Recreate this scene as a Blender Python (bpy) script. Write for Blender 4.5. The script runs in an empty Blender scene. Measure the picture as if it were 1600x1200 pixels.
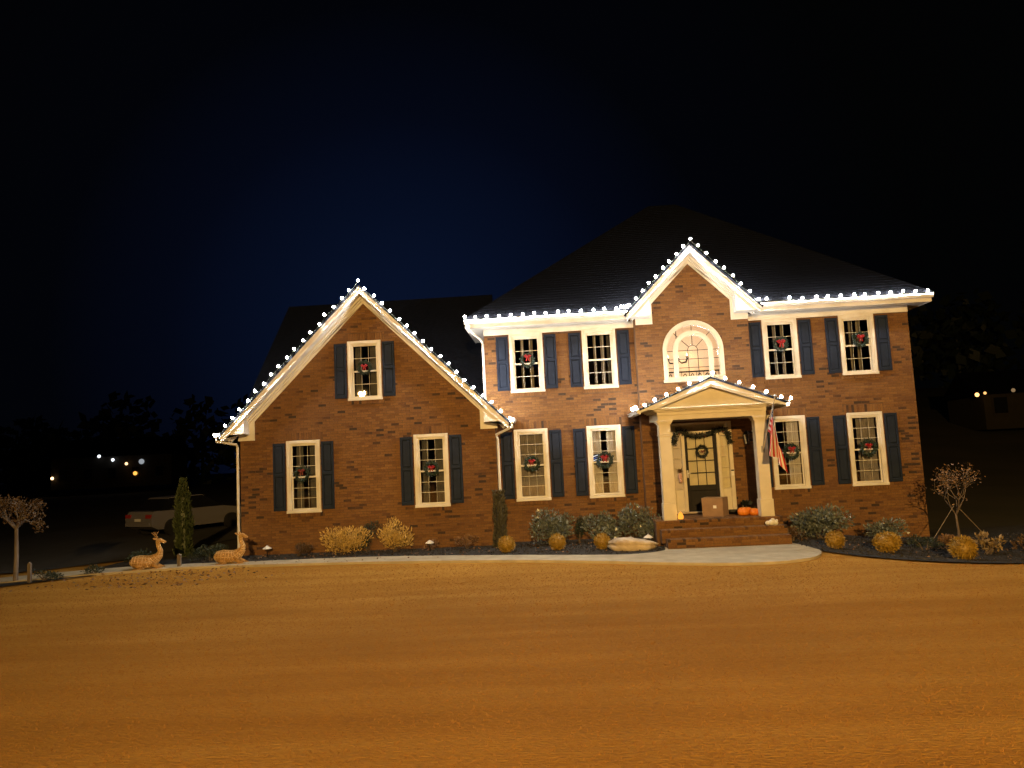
import bpy, math, random
from mathutils import Vector, Matrix
random.seed(11)
sc = bpy.context.scene
COL = sc.collection
PI = math.pi

# ------------------------------------------------------------------ camera
YAW, PITCH, ROLL = -0.05254, 0.09577, -0.04902
cy, sy, cp, sp = math.cos(YAW), math.sin(YAW), math.cos(PITCH), math.sin(PITCH)
fwd = Vector((sy*cp, cy*cp, sp)); rt = Vector((cy, -sy, 0)); up = rt.cross(fwd)
cr, sr = math.cos(ROLL), math.sin(ROLL)
rt, up = cr*rt + sr*up, -sr*rt + cr*up
cam_d = bpy.data.cameras.new('camera'); cam = bpy.data.objects.new('camera', cam_d); COL.objects.link(cam)
cam.matrix_world = Matrix(((rt.x, up.x, -fwd.x, 0), (rt.y, up.y, -fwd.y, -20), (rt.z, up.z, -fwd.z, 1.75), (0, 0, 0, 1)))
cam_d.sensor_width = 36; cam_d.lens = 36*1150/1600; cam_d.clip_end = 1500; cam_d.clip_start = .1
sc.camera = cam

# ------------------------------------------------------------------ night sky
world = bpy.data.worlds.new('World'); sc.world = world; world.use_nodes = True
nt = world.node_tree; nt.nodes.clear()
def N(t, ty, **k):
    n = t.nodes.new(ty)
    for a, b in k.items(): setattr(n, a, b)
    return n
out = N(nt, 'ShaderNodeOutputWorld'); bg = N(nt, 'ShaderNodeBackground'); bg.inputs[1].default_value = 1.0
tc = N(nt, 'ShaderNodeTexCoord')
gd = N(nt, 'ShaderNodeVectorMath', operation='DOT_PRODUCT')           # last glow of dusk behind the house
g = Vector((-.19, 1, .15)).normalized(); gd.inputs[1].default_value = g
nrm = N(nt, 'ShaderNodeVectorMath', operation='NORMALIZE')
nt.links.new(tc.outputs['Generated'], nrm.inputs[0]); nt.links.new(nrm.outputs[0], gd.inputs[0])
rp = N(nt, 'ShaderNodeValToRGB'); nt.links.new(gd.outputs['Value'], rp.inputs[0])
e = rp.color_ramp.elements
e[0].position = .80; e[0].color = (.0007, .0008, .0009, 1)
e[1].position = 1.0; e[1].color = (.0026, .0060, .0215, 1)
for p, c in ((.91, (.0007, .0010, .0022, 1)), (.955, (.0011, .0021, .0066, 1)), (.983, (.0018, .0041, .0145, 1))):
    q = e.new(p); q.color = c
nt.links.new(rp.outputs[0], bg.inputs[0]); nt.links.new(bg.outputs[0], out.inputs[0])

sc.view_settings.view_transform = 'Standard'; sc.view_settings.look = 'None'
sc.view_settings.exposure = 0; sc.view_settings.gamma = 1; sc.view_settings.use_curve_mapping = False
sc.render.engine = 'CYCLES'
sc.cycles.use_denoising = True
sc.cycles.use_light_tree = True
sc.cycles.max_bounces = 7; sc.cycles.diffuse_bounces = 4; sc.cycles.transparent_max_bounces = 12
sc.cycles.caustics_reflective = False; sc.cycles.caustics_refractive = False
sc.cycles.sample_clamp_indirect = 3

# ------------------------------------------------------------------ materials
def lnk(t, a, b): t.links.new(a, b)
def mat(name, col, rough=.7, col2=None, scale=8., bump=0., bscale=40., stretch=(1, 1, 1), metal=0., spec=.5, emit=None, es=0., detail=4, mid=.5, width=.25):
    m = bpy.data.materials.new(name); m.use_nodes = True; t = m.node_tree
    b = t.nodes['Principled BSDF']
    b.inputs['Base Color'].default_value = (*col, 1); b.inputs['Roughness'].default_value = rough
    b.inputs['Metallic'].default_value = metal; b.inputs['Specular IOR Level'].default_value = spec
    if emit: b.inputs['Emission Color'].default_value = (*emit, 1); b.inputs['Emission Strength'].default_value = es
    if col2 or bump:
        g = N(t, 'ShaderNodeNewGeometry'); mp = N(t, 'ShaderNodeMapping'); mp.inputs['Scale'].default_value = stretch
        lnk(t, g.outputs['Position'], mp.inputs['Vector'])
    if col2:
        n = N(t, 'ShaderNodeTexNoise'); n.inputs['Scale'].default_value = scale; n.inputs['Detail'].default_value = detail
        lnk(t, mp.outputs[0], n.inputs['Vector'])
        r = N(t, 'ShaderNodeValToRGB'); r.color_ramp.elements[0].position = mid-width/2; r.color_ramp.elements[1].position = mid+width/2
        r.color_ramp.elements[0].color = (*col, 1); r.color_ramp.elements[1].color = (*col2, 1)
        lnk(t, n.outputs['Fac'], r.inputs[0]); lnk(t, r.outputs[0], b.inputs['Base Color'])
    if bump:
        n2 = N(t, 'ShaderNodeTexNoise'); n2.inputs['Scale'].default_value = bscale; n2.inputs['Detail'].default_value = 3
        lnk(t, mp.outputs[0], n2.inputs['Vector'])
        bp = N(t, 'ShaderNodeBump'); bp.inputs['Strength'].default_value = bump; bp.inputs['Distance'].default_value = .02
        lnk(t, n2.outputs['Fac'], bp.inputs['Height']); lnk(t, bp.outputs[0], b.inputs['Normal'])
    return m

def brick_mat(name):
    m = bpy.data.materials.new(name); m.use_nodes = True; t = m.node_tree; b = t.nodes['Principled BSDF']
    g = N(t, 'ShaderNodeNewGeometry'); oi = N(t, 'ShaderNodeObjectInfo')
    ad = N(t, 'ShaderNodeMath', operation='ADD'); fr = N(t, 'ShaderNodeMath', operation='FRACT')
    lnk(t, g.outputs['Random Per Island'], ad.inputs[0]); lnk(t, oi.outputs['Random'], ad.inputs[1]); lnk(t, ad.outputs[0], fr.inputs[0])
    # patches where darker clinkers gather
    n0 = N(t, 'ShaderNodeTexNoise'); n0.inputs['Scale'].default_value = .9; n0.inputs['Detail'].default_value = 3
    lnk(t, g.outputs['Position'], n0.inputs['Vector'])
    s = N(t, 'ShaderNodeMath', operation='MULTIPLY_ADD'); s.inputs[1].default_value = .55; s.inputs[2].default_value = -.27
    lnk(t, n0.outputs['Fac'], s.inputs[0])
    a2 = N(t, 'ShaderNodeMath', operation='ADD'); lnk(t, fr.outputs[0], a2.inputs[0]); lnk(t, s.outputs[0], a2.inputs[1])
    r = N(t, 'ShaderNodeValToRGB'); r.color_ramp.interpolation = 'LINEAR'
    el = r.color_ramp.elements
    el[0].position = 0; el[0].color = (.27, .138, .043, 1); el[1].position = 1; el[1].color = (.055, .032, .020, 1)
    for p, c in ((.25, (.22, .105, .032, 1)), (.5, (.25, .124, .038, 1)), (.75, (.195, .090, .029, 1)), (.92, (.17, .076, .027, 1)), (.97, (.085, .042, .022, 1))):
        q = el.new(p); q.color = c
    lnk(t, a2.outputs[0], r.inputs[0])
    n = N(t, 'ShaderNodeTexNoise'); n.inputs['Scale'].default_value = 30; n.inputs['Detail'].default_value = 4
    lnk(t, g.outputs['Position'], n.inputs['Vector'])
    mx = N(t, 'ShaderNodeMix', data_type='RGBA', blend_type='MULTIPLY'); mx.inputs['Factor'].default_value = .6
    rr = N(t, 'ShaderNodeValToRGB'); rr.color_ramp.elements[0].color = (.5, .5, .5, 1); rr.color_ramp.elements[0].position = .3; rr.color_ramp.elements[1].position = .7
    lnk(t, n.outputs['Fac'], rr.inputs[0]); lnk(t, r.outputs[0], mx.inputs[6]); lnk(t, rr.outputs[0], mx.inputs[7])
    nw = N(t, 'ShaderNodeTexNoise'); nw.inputs['Scale'].default_value = .55; nw.inputs['Detail'].default_value = 5; nw.inputs['Roughness'].default_value = .6
    mpw = N(t, 'ShaderNodeMapping'); mpw.inputs['Scale'].default_value = (1, 1, .6); lnk(t, g.outputs['Position'], mpw.inputs[0]); lnk(t, mpw.outputs[0], nw.inputs['Vector'])
    rw = N(t, 'ShaderNodeValToRGB'); rw.color_ramp.elements[0].position = .32; rw.color_ramp.elements[0].color = (.78, .75, .73, 1); rw.color_ramp.elements[1].position = .62; rw.color_ramp.elements[1].color = (.98, .98, .98, 1)
    lnk(t, nw.outputs['Fac'], rw.inputs[0]); mw = N(t, 'ShaderNodeMix', data_type='RGBA', blend_type='MULTIPLY'); mw.inputs['Factor'].default_value = 1
    lnk(t, mx.outputs[2], mw.inputs[6]); lnk(t, rw.outputs[0], mw.inputs[7])
    lnk(t, mw.outputs[2], b.inputs['Base Color']); b.inputs['Roughness'].default_value = .85
    bp = N(t, 'ShaderNodeBump'); bp.inputs['Strength'].default_value = .5; bp.inputs['Distance'].default_value = .01
    n3 = N(t, 'ShaderNodeTexNoise'); n3.inputs['Scale'].default_value = 90; lnk(t, g.outputs['Position'], n3.inputs['Vector'])
    lnk(t, n3.outputs['Fac'], bp.inputs['Height']); lnk(t, bp.outputs[0], b.inputs['Normal'])
    return m

def leaf_mat(name, c1, c2, rough=.55):
    m = bpy.data.materials.new(name); m.use_nodes = True; t = m.node_tree; b = t.nodes['Principled BSDF']
    g = N(t, 'ShaderNodeNewGeometry'); mx = N(t, 'ShaderNodeMix', data_type='RGBA')
    lnk(t, g.outputs['Random Per Island'], mx.inputs[0]); mx.inputs[6].default_value = (*c1, 1); mx.inputs[7].default_value = (*c2, 1)
    lnk(t, mx.outputs[2], b.inputs['Base Color']); b.inputs['Roughness'].default_value = rough
    b.inputs['Subsurface Weight'].default_value = 0
    return m

def glass_mat(name, tint=(1, 1, 1), refl=.12):
    m = bpy.data.materials.new(name); m.use_nodes = True; t = m.node_tree; t.nodes.clear()
    o = N(t, 'ShaderNodeOutputMaterial'); tr = N(t, 'ShaderNodeBsdfTransparent'); gl = N(t, 'ShaderNodeBsdfGlossy')
    tr.inputs[0].default_value = (*tint, 1); gl.inputs['Roughness'].default_value = .012
    fr = N(t, 'ShaderNodeFresnel'); fr.inputs[0].default_value = 1.5
    mx = N(t, 'ShaderNodeMixShader')
    ad = N(t, 'ShaderNodeMath', operation='ADD'); ad.inputs[1].default_value = refl-.04; ad.use_clamp = True
    lnk(t, fr.outputs[0], ad.inputs[0]); lnk(t, ad.outputs[0], mx.inputs[0]); lnk(t, tr.outputs[0], mx.inputs[1]); lnk(t, gl.outputs[0], mx.inputs[2])
    lnk(t, mx.outputs[0], o.inputs[0])
    return m

def emis(name, c, s):
    m = bpy.data.materials.new(name); m.use_nodes = True; t = m.node_tree; t.nodes.clear()
    o = N(t, 'ShaderNodeOutputMaterial'); e_ = N(t, 'ShaderNodeEmission'); e_.inputs[0].default_value = (*c, 1); e_.inputs[1].default_value = s
    lnk(t, e_.outputs[0], o.inputs[0]); return m

M = {}
M['brick'] = brick_mat('brick')
M['mortar'] = mat('mortar', (.16, .085, .045), .95, (.11, .06, .03), 6, .4, 120)
M['white'] = mat('white_paint', (.76, .75, .73), .5, (.64, .63, .60), 2.0, .15, 25, detail=8)
M['trim'] = mat('window_trim', (.76, .74, .68), .5, (.64, .61, .54), 2.2, .15, 40, detail=8)
M['arch'] = mat('dimmed_arch_paint', (.56, .50, .39), .6, (.50, .44, .34), 4, .1, 30)  # cream paint darkened in colour to stand in for weaker light on the arch
M['porch'] = mat('porch_paint', (.66, .60, .47), .55, (.60, .54, .42), 4, .08, 30)
M['shutter'] = mat('shutter_paint', (.016, .025, .048), .65, (.012, .019, .039), 6, .1, 40, spec=.15)
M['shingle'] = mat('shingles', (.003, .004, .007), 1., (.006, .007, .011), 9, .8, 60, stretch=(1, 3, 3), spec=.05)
M['glass'] = glass_mat('window_glass')
M['clear'] = glass_mat('clear_glass', refl=.05)
M['curt_w'] = mat('white_curtain', (.62, .60, .55), .9, (.52, .50, .46), 5)
M['curt_g'] = mat('grey_sheer', (.30, .28, .27), .9, (.22, .21, .21), 5)
M['curt_d'] = mat('dim_curtain', (.13, .13, .125), .9, (.09, .09, .09), 5)
M['dark'] = mat('dark_interior', (.012, .012, .013), .9, (.02, .02, .02), 3)
M['cream'] = mat('cream_plaster', (.70, .58, .42), .8, (.66, .54, .39), 3)
M['door'] = mat('door_paint', (.010, .009, .010), .6, (.015, .013, .013), 6, .05, 60, spec=.2)
M['blind'] = mat('door_blind', (.68, .62, .42), .8, (.60, .55, .37), 4)
M['iron'] = mat('black_metal', (.012, .012, .012), .4, metal=.6)
M['cord'] = mat('light_cord', (.02, .03, .02), .6)
M['bulb'] = emis('bulb_glow', (1.0, .94, .84), 820)
M['socket'] = mat('bulb_socket', (.25, .26, .22), .5)
M['lawn'] = None
M['mulch'] = mat('mulch', (.010, .010, .011), .95, (.035, .032, .030), 14, 1., 50, detail=6)
M['concrete'] = mat('concrete', (.52, .45, .31), .9, (.42, .36, .25), 2.5, .4, 60, detail=7)
M['asphalt'] = mat('asphalt', (.045, .043, .040), .95, (.06, .057, .052), 3, .5, 80)
M['bark'] = mat('bark', (.16, .12, .09), .95, (.10, .075, .055), 14, .8, 60, stretch=(1, 1, .25))
M['palebark'] = mat('pale_bark', (.22, .18, .14), .9, (.14, .11, .09), 12, .7, 50, stretch=(1, 1, .25))
M['gold'] = leaf_mat('golden_leaves', (.74, .52, .16), (.38, .25, .06))
M['paleleaf'] = leaf_mat('pale_broad_leaves', (.34, .25, .12), (.18, .12, .055))
M['goldball'] = leaf_mat('yellow_needles', (.40, .26, .035), (.28, .17, .02))
M['frost'] = leaf_mat('grey_green_leaves', (.20, .23, .21), (.07, .09, .075), .3)
M['darkgreen'] = leaf_mat('dark_green_leaves', (.035, .055, .038), (.02, .03, .02))
M['brownleaf'] = leaf_mat('brown_leaves', (.14, .08, .035), (.07, .045, .02))
M['conifer'] = leaf_mat('conifer_sprays', (.07, .095, .03), (.035, .05, .018))
M['greyconifer'] = leaf_mat('grey_conifer_sprays', (.09, .085, .055), (.045, .045, .035))
M['dryleaf'] = leaf_mat('dry_leaves', (.26, .15, .08), (.14, .08, .04))
M['wreath'] = leaf_mat('wreath_needles', (.03, .06, .05), (.015, .03, .025))
M['garland'] = leaf_mat('garland_needles', (.012, .018, .012), (.006, .009, .006))
M['red'] = mat('red_ribbon', (.40, .015, .022), .6, (.28, .010, .016), 20)
M['dimred'] = mat('dull_red_ribbon', (.22, .03, .025), .6, (.15, .02, .02), 20)
M['card'] = mat('cardboard', (.30, .18, .09), .85, (.25, .15, .075), 5, .1, 60)
M['tape'] = mat('packing_tape', (.40, .27, .14), .3)
M['paper'] = mat('white_paper', (.75, .73, .68), .6)
M['pumpkin'] = mat('pumpkin_skin', (.75, .23, .012), .45, (.62, .17, .01), 6, .15, 30)
M['stem'] = mat('pumpkin_stem', (.12, .10, .04), .8)
M['wicker'] = mat('gold_wicker', (.72, .44, .17), .85, (.36, .19, .06), 55, 1., 110, spec=.2)
M['wirecol'] = mat('gold_wire', (.85, .62, .30), .4, metal=.4)
M['stone'] = mat('pale_stone', (.62, .52, .38), .85, (.42, .33, .23), 3.5, .6, 30, detail=6)
M['sparkle'] = emis('warm_sparkle', (1., .62, .22), 2.2)
M['candle'] = emis('candle_glow', (1., .36, .04), 1.5)
M['carpaint'] = mat('silver_car_paint', (.20, .19, .20), .35, metal=.1)
M['cargl'] = mat('car_glass', (.01, .01, .012), .08)
M['tyre'] = mat('rubber', (.012, .012, .012), .9)
M['rim'] = mat('wheel_rim', (.3, .3, .3), .4, metal=.7)
M['tail'] = mat('tail_lamp', (.35, .03, .02), .3)
M['navy'] = mat('flag_navy', (.02, .03, .10), .8)
M['flagred'] = mat('flag_red', (.52, .05, .04), .8)
M['flagwhite'] = mat('flag_white', (.74, .70, .64), .8)
M['farwall'] = mat('far_siding', (.028, .022, .015), .9, (.02, .015, .01), 2)

# ------------------------------------------------------------------ helpers
class MB:
    def __init__(s): s.v = []; s.f = []; s.mi = []
    def add(s, vs, fs, mi=0):
        o = len(s.v); s.v += [tuple(v) for v in vs]; s.f += [tuple(i+o for i in f) for f in fs]; s.mi += [mi]*len(fs); return s
    def box(s, x0, x1, y0, y1, z0, z1, mi=0, m=None):
        vs = [Vector(p) for p in ((x0, y0, z0), (x1, y0, z0), (x1, y1, z0), (x0, y1, z0), (x0, y0, z1), (x1, y0, z1), (x1, y1, z1), (x0, y1, z1))]
        if m: vs = [m @ v for v in vs]
        return s.add(vs, [(0, 3, 2, 1), (4, 5, 6, 7), (0, 1, 5, 4), (1, 2, 6, 5), (2, 3, 7, 6), (3, 0, 4, 7)], mi)
    def bevbox(s, x0, x1, y0, y1, z0, z1, b=.006, mi=0):
        # box whose front (-Y) edges are chamfered
        vs = [(x0, y1, z0), (x1, y1, z0), (x1, y1, z1), (x0, y1, z1), (x0, y0+b, z0), (x1, y0+b, z0), (x1, y0+b, z1), (x0, y0+b, z1),
              (x0+b, y0, z0+b), (x1-b, y0, z0+b), (x1-b, y0, z1-b), (x0+b, y0, z1-b)]
        fs = [(0, 1, 5, 4), (1, 2, 6, 5), (2, 3, 7, 6), (3, 0, 4, 7), (4, 5, 9, 8), (5, 6, 10, 9), (6, 7, 11, 10), (7, 4, 8, 11), (8, 9, 10, 11), (3, 2, 1, 0)]
        return s.add(vs, fs, mi)
    def prism(s, poly, y0, y1, mi=0, axis='y'):
        n = len(poly)
        if axis == 'y': a = [(x, y0, z) for x, z in poly]; b = [(x, y1, z) for x, z in poly]
        elif axis == 'z': a = [(x, y, y0) for x, y in poly]; b = [(x, y, y1) for x, y in poly]
        else: a = [(y0, x, z) for x, z in poly]; b = [(y1, x, z) for x, z in poly]
        return s.add(a+b, [tuple(range(n)), tuple(range(2*n-1, n-1, -1))]+[(i, i+n, (i+1) % n+n, (i+1) % n) for i in range(n)], mi)
    def tube(s, path, rad, n=8, mi=0, cap=True, sx=1.):
        path = [Vector(p) for p in path]; k = len(path)
        rad = rad if isinstance(rad, (list, tuple)) else [rad]*k
        vs = []; ref = None
        for i, p in enumerate(path):
            t = (path[min(i+1, k-1)]-path[max(i-1, 0)]).normalized()
            if ref is None:
                ref = Vector((0, 0, 1)) if abs(t.z) < .9 else Vector((1, 0, 0))
            a = (ref - t*ref.dot(t)).normalized(); b = t.cross(a); ref = a
            for j in range(n):
                w = 2*PI*j/n; vs.append(p + (a*math.cos(w) + b*math.sin(w)*sx)*rad[i])
        fs = [(i*n+j, i*n+(j+1) % n, (i+1)*n+(j+1) % n, (i+1)*n+j) for i in range(k-1) for j in range(n)]
        if cap: fs += [tuple(range(n-1, -1, -1)), tuple((k-1)*n+j for j in range(n))]
        return s.add(vs, fs, mi)
    def lathe(s, prof, c=(0, 0, 0), n=16, mi=0, ribs=0, amp=0.):
        vs = []; k = len(prof)
        for r, z in prof:
            for j in range(n):
                w = 2*PI*j/n; q = r*(1+amp*math.cos(ribs*w)) if ribs else r
                vs.append((c[0]+q*math.cos(w), c[1]+q*math.sin(w), c[2]+z))
        fs = [(i*n+j, i*n+(j+1) % n, (i+1)*n+(j+1) % n, (i+1)*n+j) for i in range(k-1) for j in range(n)]
        fs += [tuple(range(n-1, -1, -1)), tuple((k-1)*n+j for j in range(n))]
        return s.add(vs, fs, mi)
    def ball(s, c, r, n=8, k=6, sq=(1, 1, 1), mi=0):
        vs = [(c[0], c[1], c[2]-r*sq[2])]
        for i in range(1, k):
            a = PI*i/k-PI/2
            for j in range(n):
                w = 2*PI*j/n; vs.append((c[0]+r*sq[0]*math.cos(a)*math.cos(w), c[1]+r*sq[1]*math.cos(a)*math.sin(w), c[2]+r*sq[2]*math.sin(a)))
        vs.append((c[0], c[1], c[2]+r*sq[2])); L = len(vs)-1
        fs = [(0, 1+(j+1) % n, 1+j) for j in range(n)]
        fs += [(1+(i-1)*n+j, 1+(i-1)*n+(j+1) % n, 1+i*n+(j+1) % n, 1+i*n+j) for i in range(1, k-1) for j in range(n)]
        fs += [(L, 1+(k-2)*n+j, 1+(k-2)*n+(j+1) % n) for j in range(n)]
        return s.add(vs, fs, mi)
    def leaf(s, p, d, size, w=.45, mi=0):
        d = Vector(d).normalized(); r = Vector((random.uniform(-1, 1), random.uniform(-1, 1), random.uniform(-1, 1)))
        a = d.cross(r)
        if a.length < 1e-3: a = Vector((1, 0, 0))
        a.normalize(); p = Vector(p)
        return s.add([p, p+d*size*.5+a*size*w*.5, p+d*size, p+d*size*.5-a*size*w*.5], [(0, 1, 2, 3)], mi)
    def build(s, name, mats, parent=None, loc=None, smooth=False, shift=None, **props):
        me = bpy.data.meshes.new(name)
        vs = s.v if shift is None else [(v[0]-shift[0], v[1]-shift[1], v[2]-shift[2]) for v in s.v]
        me.from_pydata(vs, [], s.f)
        mats = mats if isinstance(mats, (list, tuple)) else [mats]
        for m in mats: me.materials.append(M[m] if isinstance(m, str) else m)
        if len(mats) > 1: me.polygons.foreach_set('material_index', s.mi)
        if smooth: me.polygons.foreach_set('use_smooth', [True]*len(me.polygons))
        me.update()
        o = bpy.data.objects.new(name, me); COL.objects.link(o)
        if parent: o.parent = parent
        if loc is not None: o.location = loc
        elif shift is not None: o.location = shift
        for k, v in props.items(): o[k] = v
        return o

def tag(o, label, cat, group=None):
    o['label'] = label; o['category'] = cat
    if group: o['group'] = group
    return o
def thing(name, label, cat, loc=(0, 0, 0), rz=0, group=None):
    o = bpy.data.objects.new(name, None); COL.objects.link(o); o.location = loc; o.rotation_euler = (0, 0, rz)
    o.empty_display_size = .2
    return tag(o, label, cat, group)
def kids(o): return [c for c in list(KID.get(o.name, []))]
def copy_tree(o, parent=None, loc=None, rz=None):
    c = o.copy(); COL.objects.link(c)
    if parent is not None: c.parent = parent
    if loc is not None: c.location = loc
    if rz is not None: c.rotation_euler = (0, 0, rz)
    for ch in list(o.children): copy_tree(ch, c)
    return c

def clip(poly, a, b, c):      # keep a*x+b*z <= c
    r = []
    for i in range(len(poly)):
        p, q = poly[i], poly[(i+1) % len(poly)]
        fp, fq = a*p[0]+b*p[1]-c, a*q[0]+b*q[1]-c
        if fp <= 0: r.append(p)
        if (fp < 0 < fq) or (fq < 0 < fp):
            t = fp/(fp-fq); r.append((p[0]+(q[0]-p[0])*t, p[1]+(q[1]-p[1])*t))
    return r

# terrain ---------------------------------------------------------------
def sm(t): t = max(0., min(1., t)); return t*t*(3-2*t)
def T(x, y):
    z = -.60
    z -= .30*sm((x-5.3)/4.0)*sm((y+7)/3.0)
    z += .55*sm((-5.-y)/17.)
    z -= .25*sm((-10.5-x)/8.)*sm((y+9)/5.)
    if y > 14: z += 10.*sm((y-14)/90.)*sm((x+5)/35.)
    return z

# ------------------------------------------------------------------ ground
def sheet(name, mats, xs, ys, dz=0., test=None, parent=None, **props):
    b = MB(); nx, ny = len(xs), len(ys)
    vs = [(x, y, T(x, y)+dz) for y in ys for x in xs]
    fs = [(j*nx+i, j*nx+i+1, (j+1)*nx+i+1, (j+1)*nx+i) for j in range(ny-1) for i in range(nx-1)]
    b.add(vs, fs); return b.build(name, mats, parent, smooth=True, **props)
def frange(a, b, n): return [a+(b-a)*i/(n-1) for i in range(n)]

lm = bpy.data.materials.new('dormant_turf'); lm.use_nodes = True; t = lm.node_tree; bs = t.nodes['Principled BSDF']; M['lawn'] = lm
g = N(t, 'ShaderNodeNewGeometry')
def tnoise(scale, stretch, detail=5):
    mp = N(t, 'ShaderNodeMapping'); mp.inputs['Scale'].default_value = stretch; lnk(t, g.outputs['Position'], mp.inputs[0])
    n = N(t, 'ShaderNodeTexNoise'); n.inputs['Scale'].default_value = scale; n.inputs['Detail'].default_value = detail; lnk(t, mp.outputs[0], n.inputs['Vector']); return n
n1 = tnoise(1.1, (.16, 1.5, 1), 7); n2 = tnoise(26, (.6, 1.4, 1), 5); n3 = tnoise(.28, (1, 1, 1), 3)
r1 = N(t, 'ShaderNodeValToRGB'); el = r1.color_ramp.elements
el[0].position = .30; el[0].color = (.45, .228, .036, 1); el[1].position = .74; el[1].color = (.60, .345, .075, 1)
q = el.new(.52); q.color = (.53, .285, .052, 1)
lnk(t, n1.outputs['Fac'], r1.inputs[0])
m1 = N(t, 'ShaderNodeMix', data_type='RGBA', blend_type='MULTIPLY'); m1.inputs['Factor'].default_value = .75
r2 = N(t, 'ShaderNodeValToRGB'); r2.color_ramp.elements[0].position = .25; r2.color_ramp.elements[0].color = (.76, .74, .71, 1); r2.color_ramp.elements[1].position = .65
lnk(t, n2.outputs['Fac'], r2.inputs[0]); lnk(t, r1.outputs[0], m1.inputs[6]); lnk(t, r2.outputs[0], m1.inputs[7])
m2 = N(t, 'ShaderNodeMix', data_type='RGBA', blend_type='MULTIPLY'); m2.inputs['Factor'].default_value = .5
r3 = N(t, 'ShaderNodeValToRGB'); r3.color_ramp.elements[0].position = .35; r3.color_ramp.elements[0].color = (.7, .68, .62, 1); r3.color_ramp.elements[1].position = .65
lnk(t, n3.outputs['Fac'], r3.inputs[0]); lnk(t, m1.outputs[2], m2.inputs[6]); lnk(t, r3.outputs[0], m2.inputs[7])
lnk(t, m2.outputs[2], bs.inputs['Base Color']); bs.inputs['Roughness'].default_value = .95; bs.inputs['Specular IOR Level'].default_value = .1
bp = N(t, 'ShaderNodeBump'); bp.inputs['Strength'].default_value = .8; bp.inputs['Distance'].default_value = .03
lnk(t, n2.outputs['Fac'], bp.inputs['Height']); lnk(t, bp.outputs[0], bs.inputs['Normal'])

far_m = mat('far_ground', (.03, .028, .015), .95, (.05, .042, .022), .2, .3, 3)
xs = frange(-320, -60, 14)+frange(-50, -20, 7)+frange(-18, 16, 69)+frange(18, 50, 9)+frange(60, 320, 14)
ys = frange(-60, -24, 10)+frange(-22, 0, 45)+frange(1, 14, 14)+frange(18, 60, 11)+frange(70, 400, 12)
# the lawn and the far ground are one sheet with two materials
b = MB(); nx = len(xs)
b.v = [(x, y, T(x, y)-(.02 if True else 0)) for y in ys for x in xs]
for j in range(len(ys)-1):
    for i in range(nx-1):
        b.f.append((j*nx+i, j*nx+i+1, (j+1)*nx+i+1, (j+1)*nx+i))
        xm, ym = (xs[i]+xs[i+1])/2, (ys[j]+ys[j+1])/2
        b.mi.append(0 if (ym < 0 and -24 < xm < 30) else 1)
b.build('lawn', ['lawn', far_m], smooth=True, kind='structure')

def patch(name, m, pts, dz, n=1, thick=0.):
    """a ground patch: list of (x, ynear, yfar) stations, draped over the terrain"""
    b = MB(); K = 5
    for k in range(len(pts)-1):
        pass
    vs = []
    for x0, ya, x1, yb in pts:
        for j in range(K):
            s = j/(K-1); x = x0+(x1-x0)*s; y = ya+(yb-ya)*s; vs.append((x, y, T(x, y)+dz))
    fs = [(i*K+j, (i+1)*K+j, (i+1)*K+j+1, i*K+j+1) for i in range(len(pts)-1) for j in range(K-1)]
    b.add(vs, fs)
    if thick:
        L = len(pts)
        vs = []
        for x0, ya, x1, yb in pts: vs += [(x0, ya, T(x0, ya)+dz), (x0, ya, T(x0, ya)+dz-thick)]
        b.add(vs, [(2*i, 2*i+1, 2*i+3, 2*i+2) for i in range(L-1)])
    return b.build(name, m, kind='structure')

def smooth_line(ctrl, n):
    r = []
    for k in range(len(ctrl)-1):
        p0 = ctrl[max(k-1, 0)]; p1 = ctrl[k]; p2 = ctrl[k+1]; p3 = ctrl[min(k+2, len(ctrl)-1)]
        for i in range(n):
            u = i/n
            r.append(tuple(.5*((2*p1[d])+(-p0[d]+p2[d])*u+(2*p0[d]-5*p1[d]+4*p2[d]-p3[d])*u*u+(-p0[d]+3*p1[d]-3*p2[d]+p3[d])*u**3) for d in range(len(p1))))
    r.append(ctrl[-1]); return r
# planting bed left of the steps (x, y front edge)
bedL = smooth_line([(-9.6, -1.7), (-8.4, -1.75), (-7, -1.75), (-5.2, -1.80), (-3.6, -2.0), (-1.1, -2.6), (.8, -3.15), (1.7, -3.25), (2.35, -2.9), (2.55, -2.3)], 8)
patch('planting_bed', 'mulch', [(x, y, x, .3) for x, y in bedL], .02)
bedR = smooth_line([(5.25, -2.6), (5.45, -3.6), (6.1, -4.6), (7.2, -5.2), (8.4, -5.3), (9.6, -5.0), (11.2, -4.3), (13.5, -4.1)], 8)
patch('planting_bed', 'mulch', [(x, y, x, .3 if x < 10 else 1.5) for x, y in bedR], .012)
# concrete walk: follows the bed, widens to a landing at the foot of the steps
wk = smooth_line([(-16, -2.2, -16, -3.3), (-13, -2.1, -13, -3.2), (-11, -1.85, -11, -2.8), (-9.6, -1.72, -9.6, -2.45), (-8.4, -1.77, -8.4, -2.35), (-5.2, -1.82, -5.2, -2.65), (-3.6, -2.02, -3.6, -2.9), (-1.1, -2.62, -1.1, -3.45),
                  (.8, -3.17, .8, -4.1), (1.7, -3.27, 1.8, -4.55), (2.35, -2.92, 2.7, -4.9), (2.6, -2.2, 3.6, -5.15), (4., -2.2, 4.4, -5.1), (5.1, -2.2, 5.0, -4.8), (5.28, -2.5, 5.35, -4.3), (5.42, -3.0, 5.5, -3.8)], 6)
patch('front_walk', 'concrete', [(c, d, a, b_) for a, b_, c, d in wk], .035, thick=.08)
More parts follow.
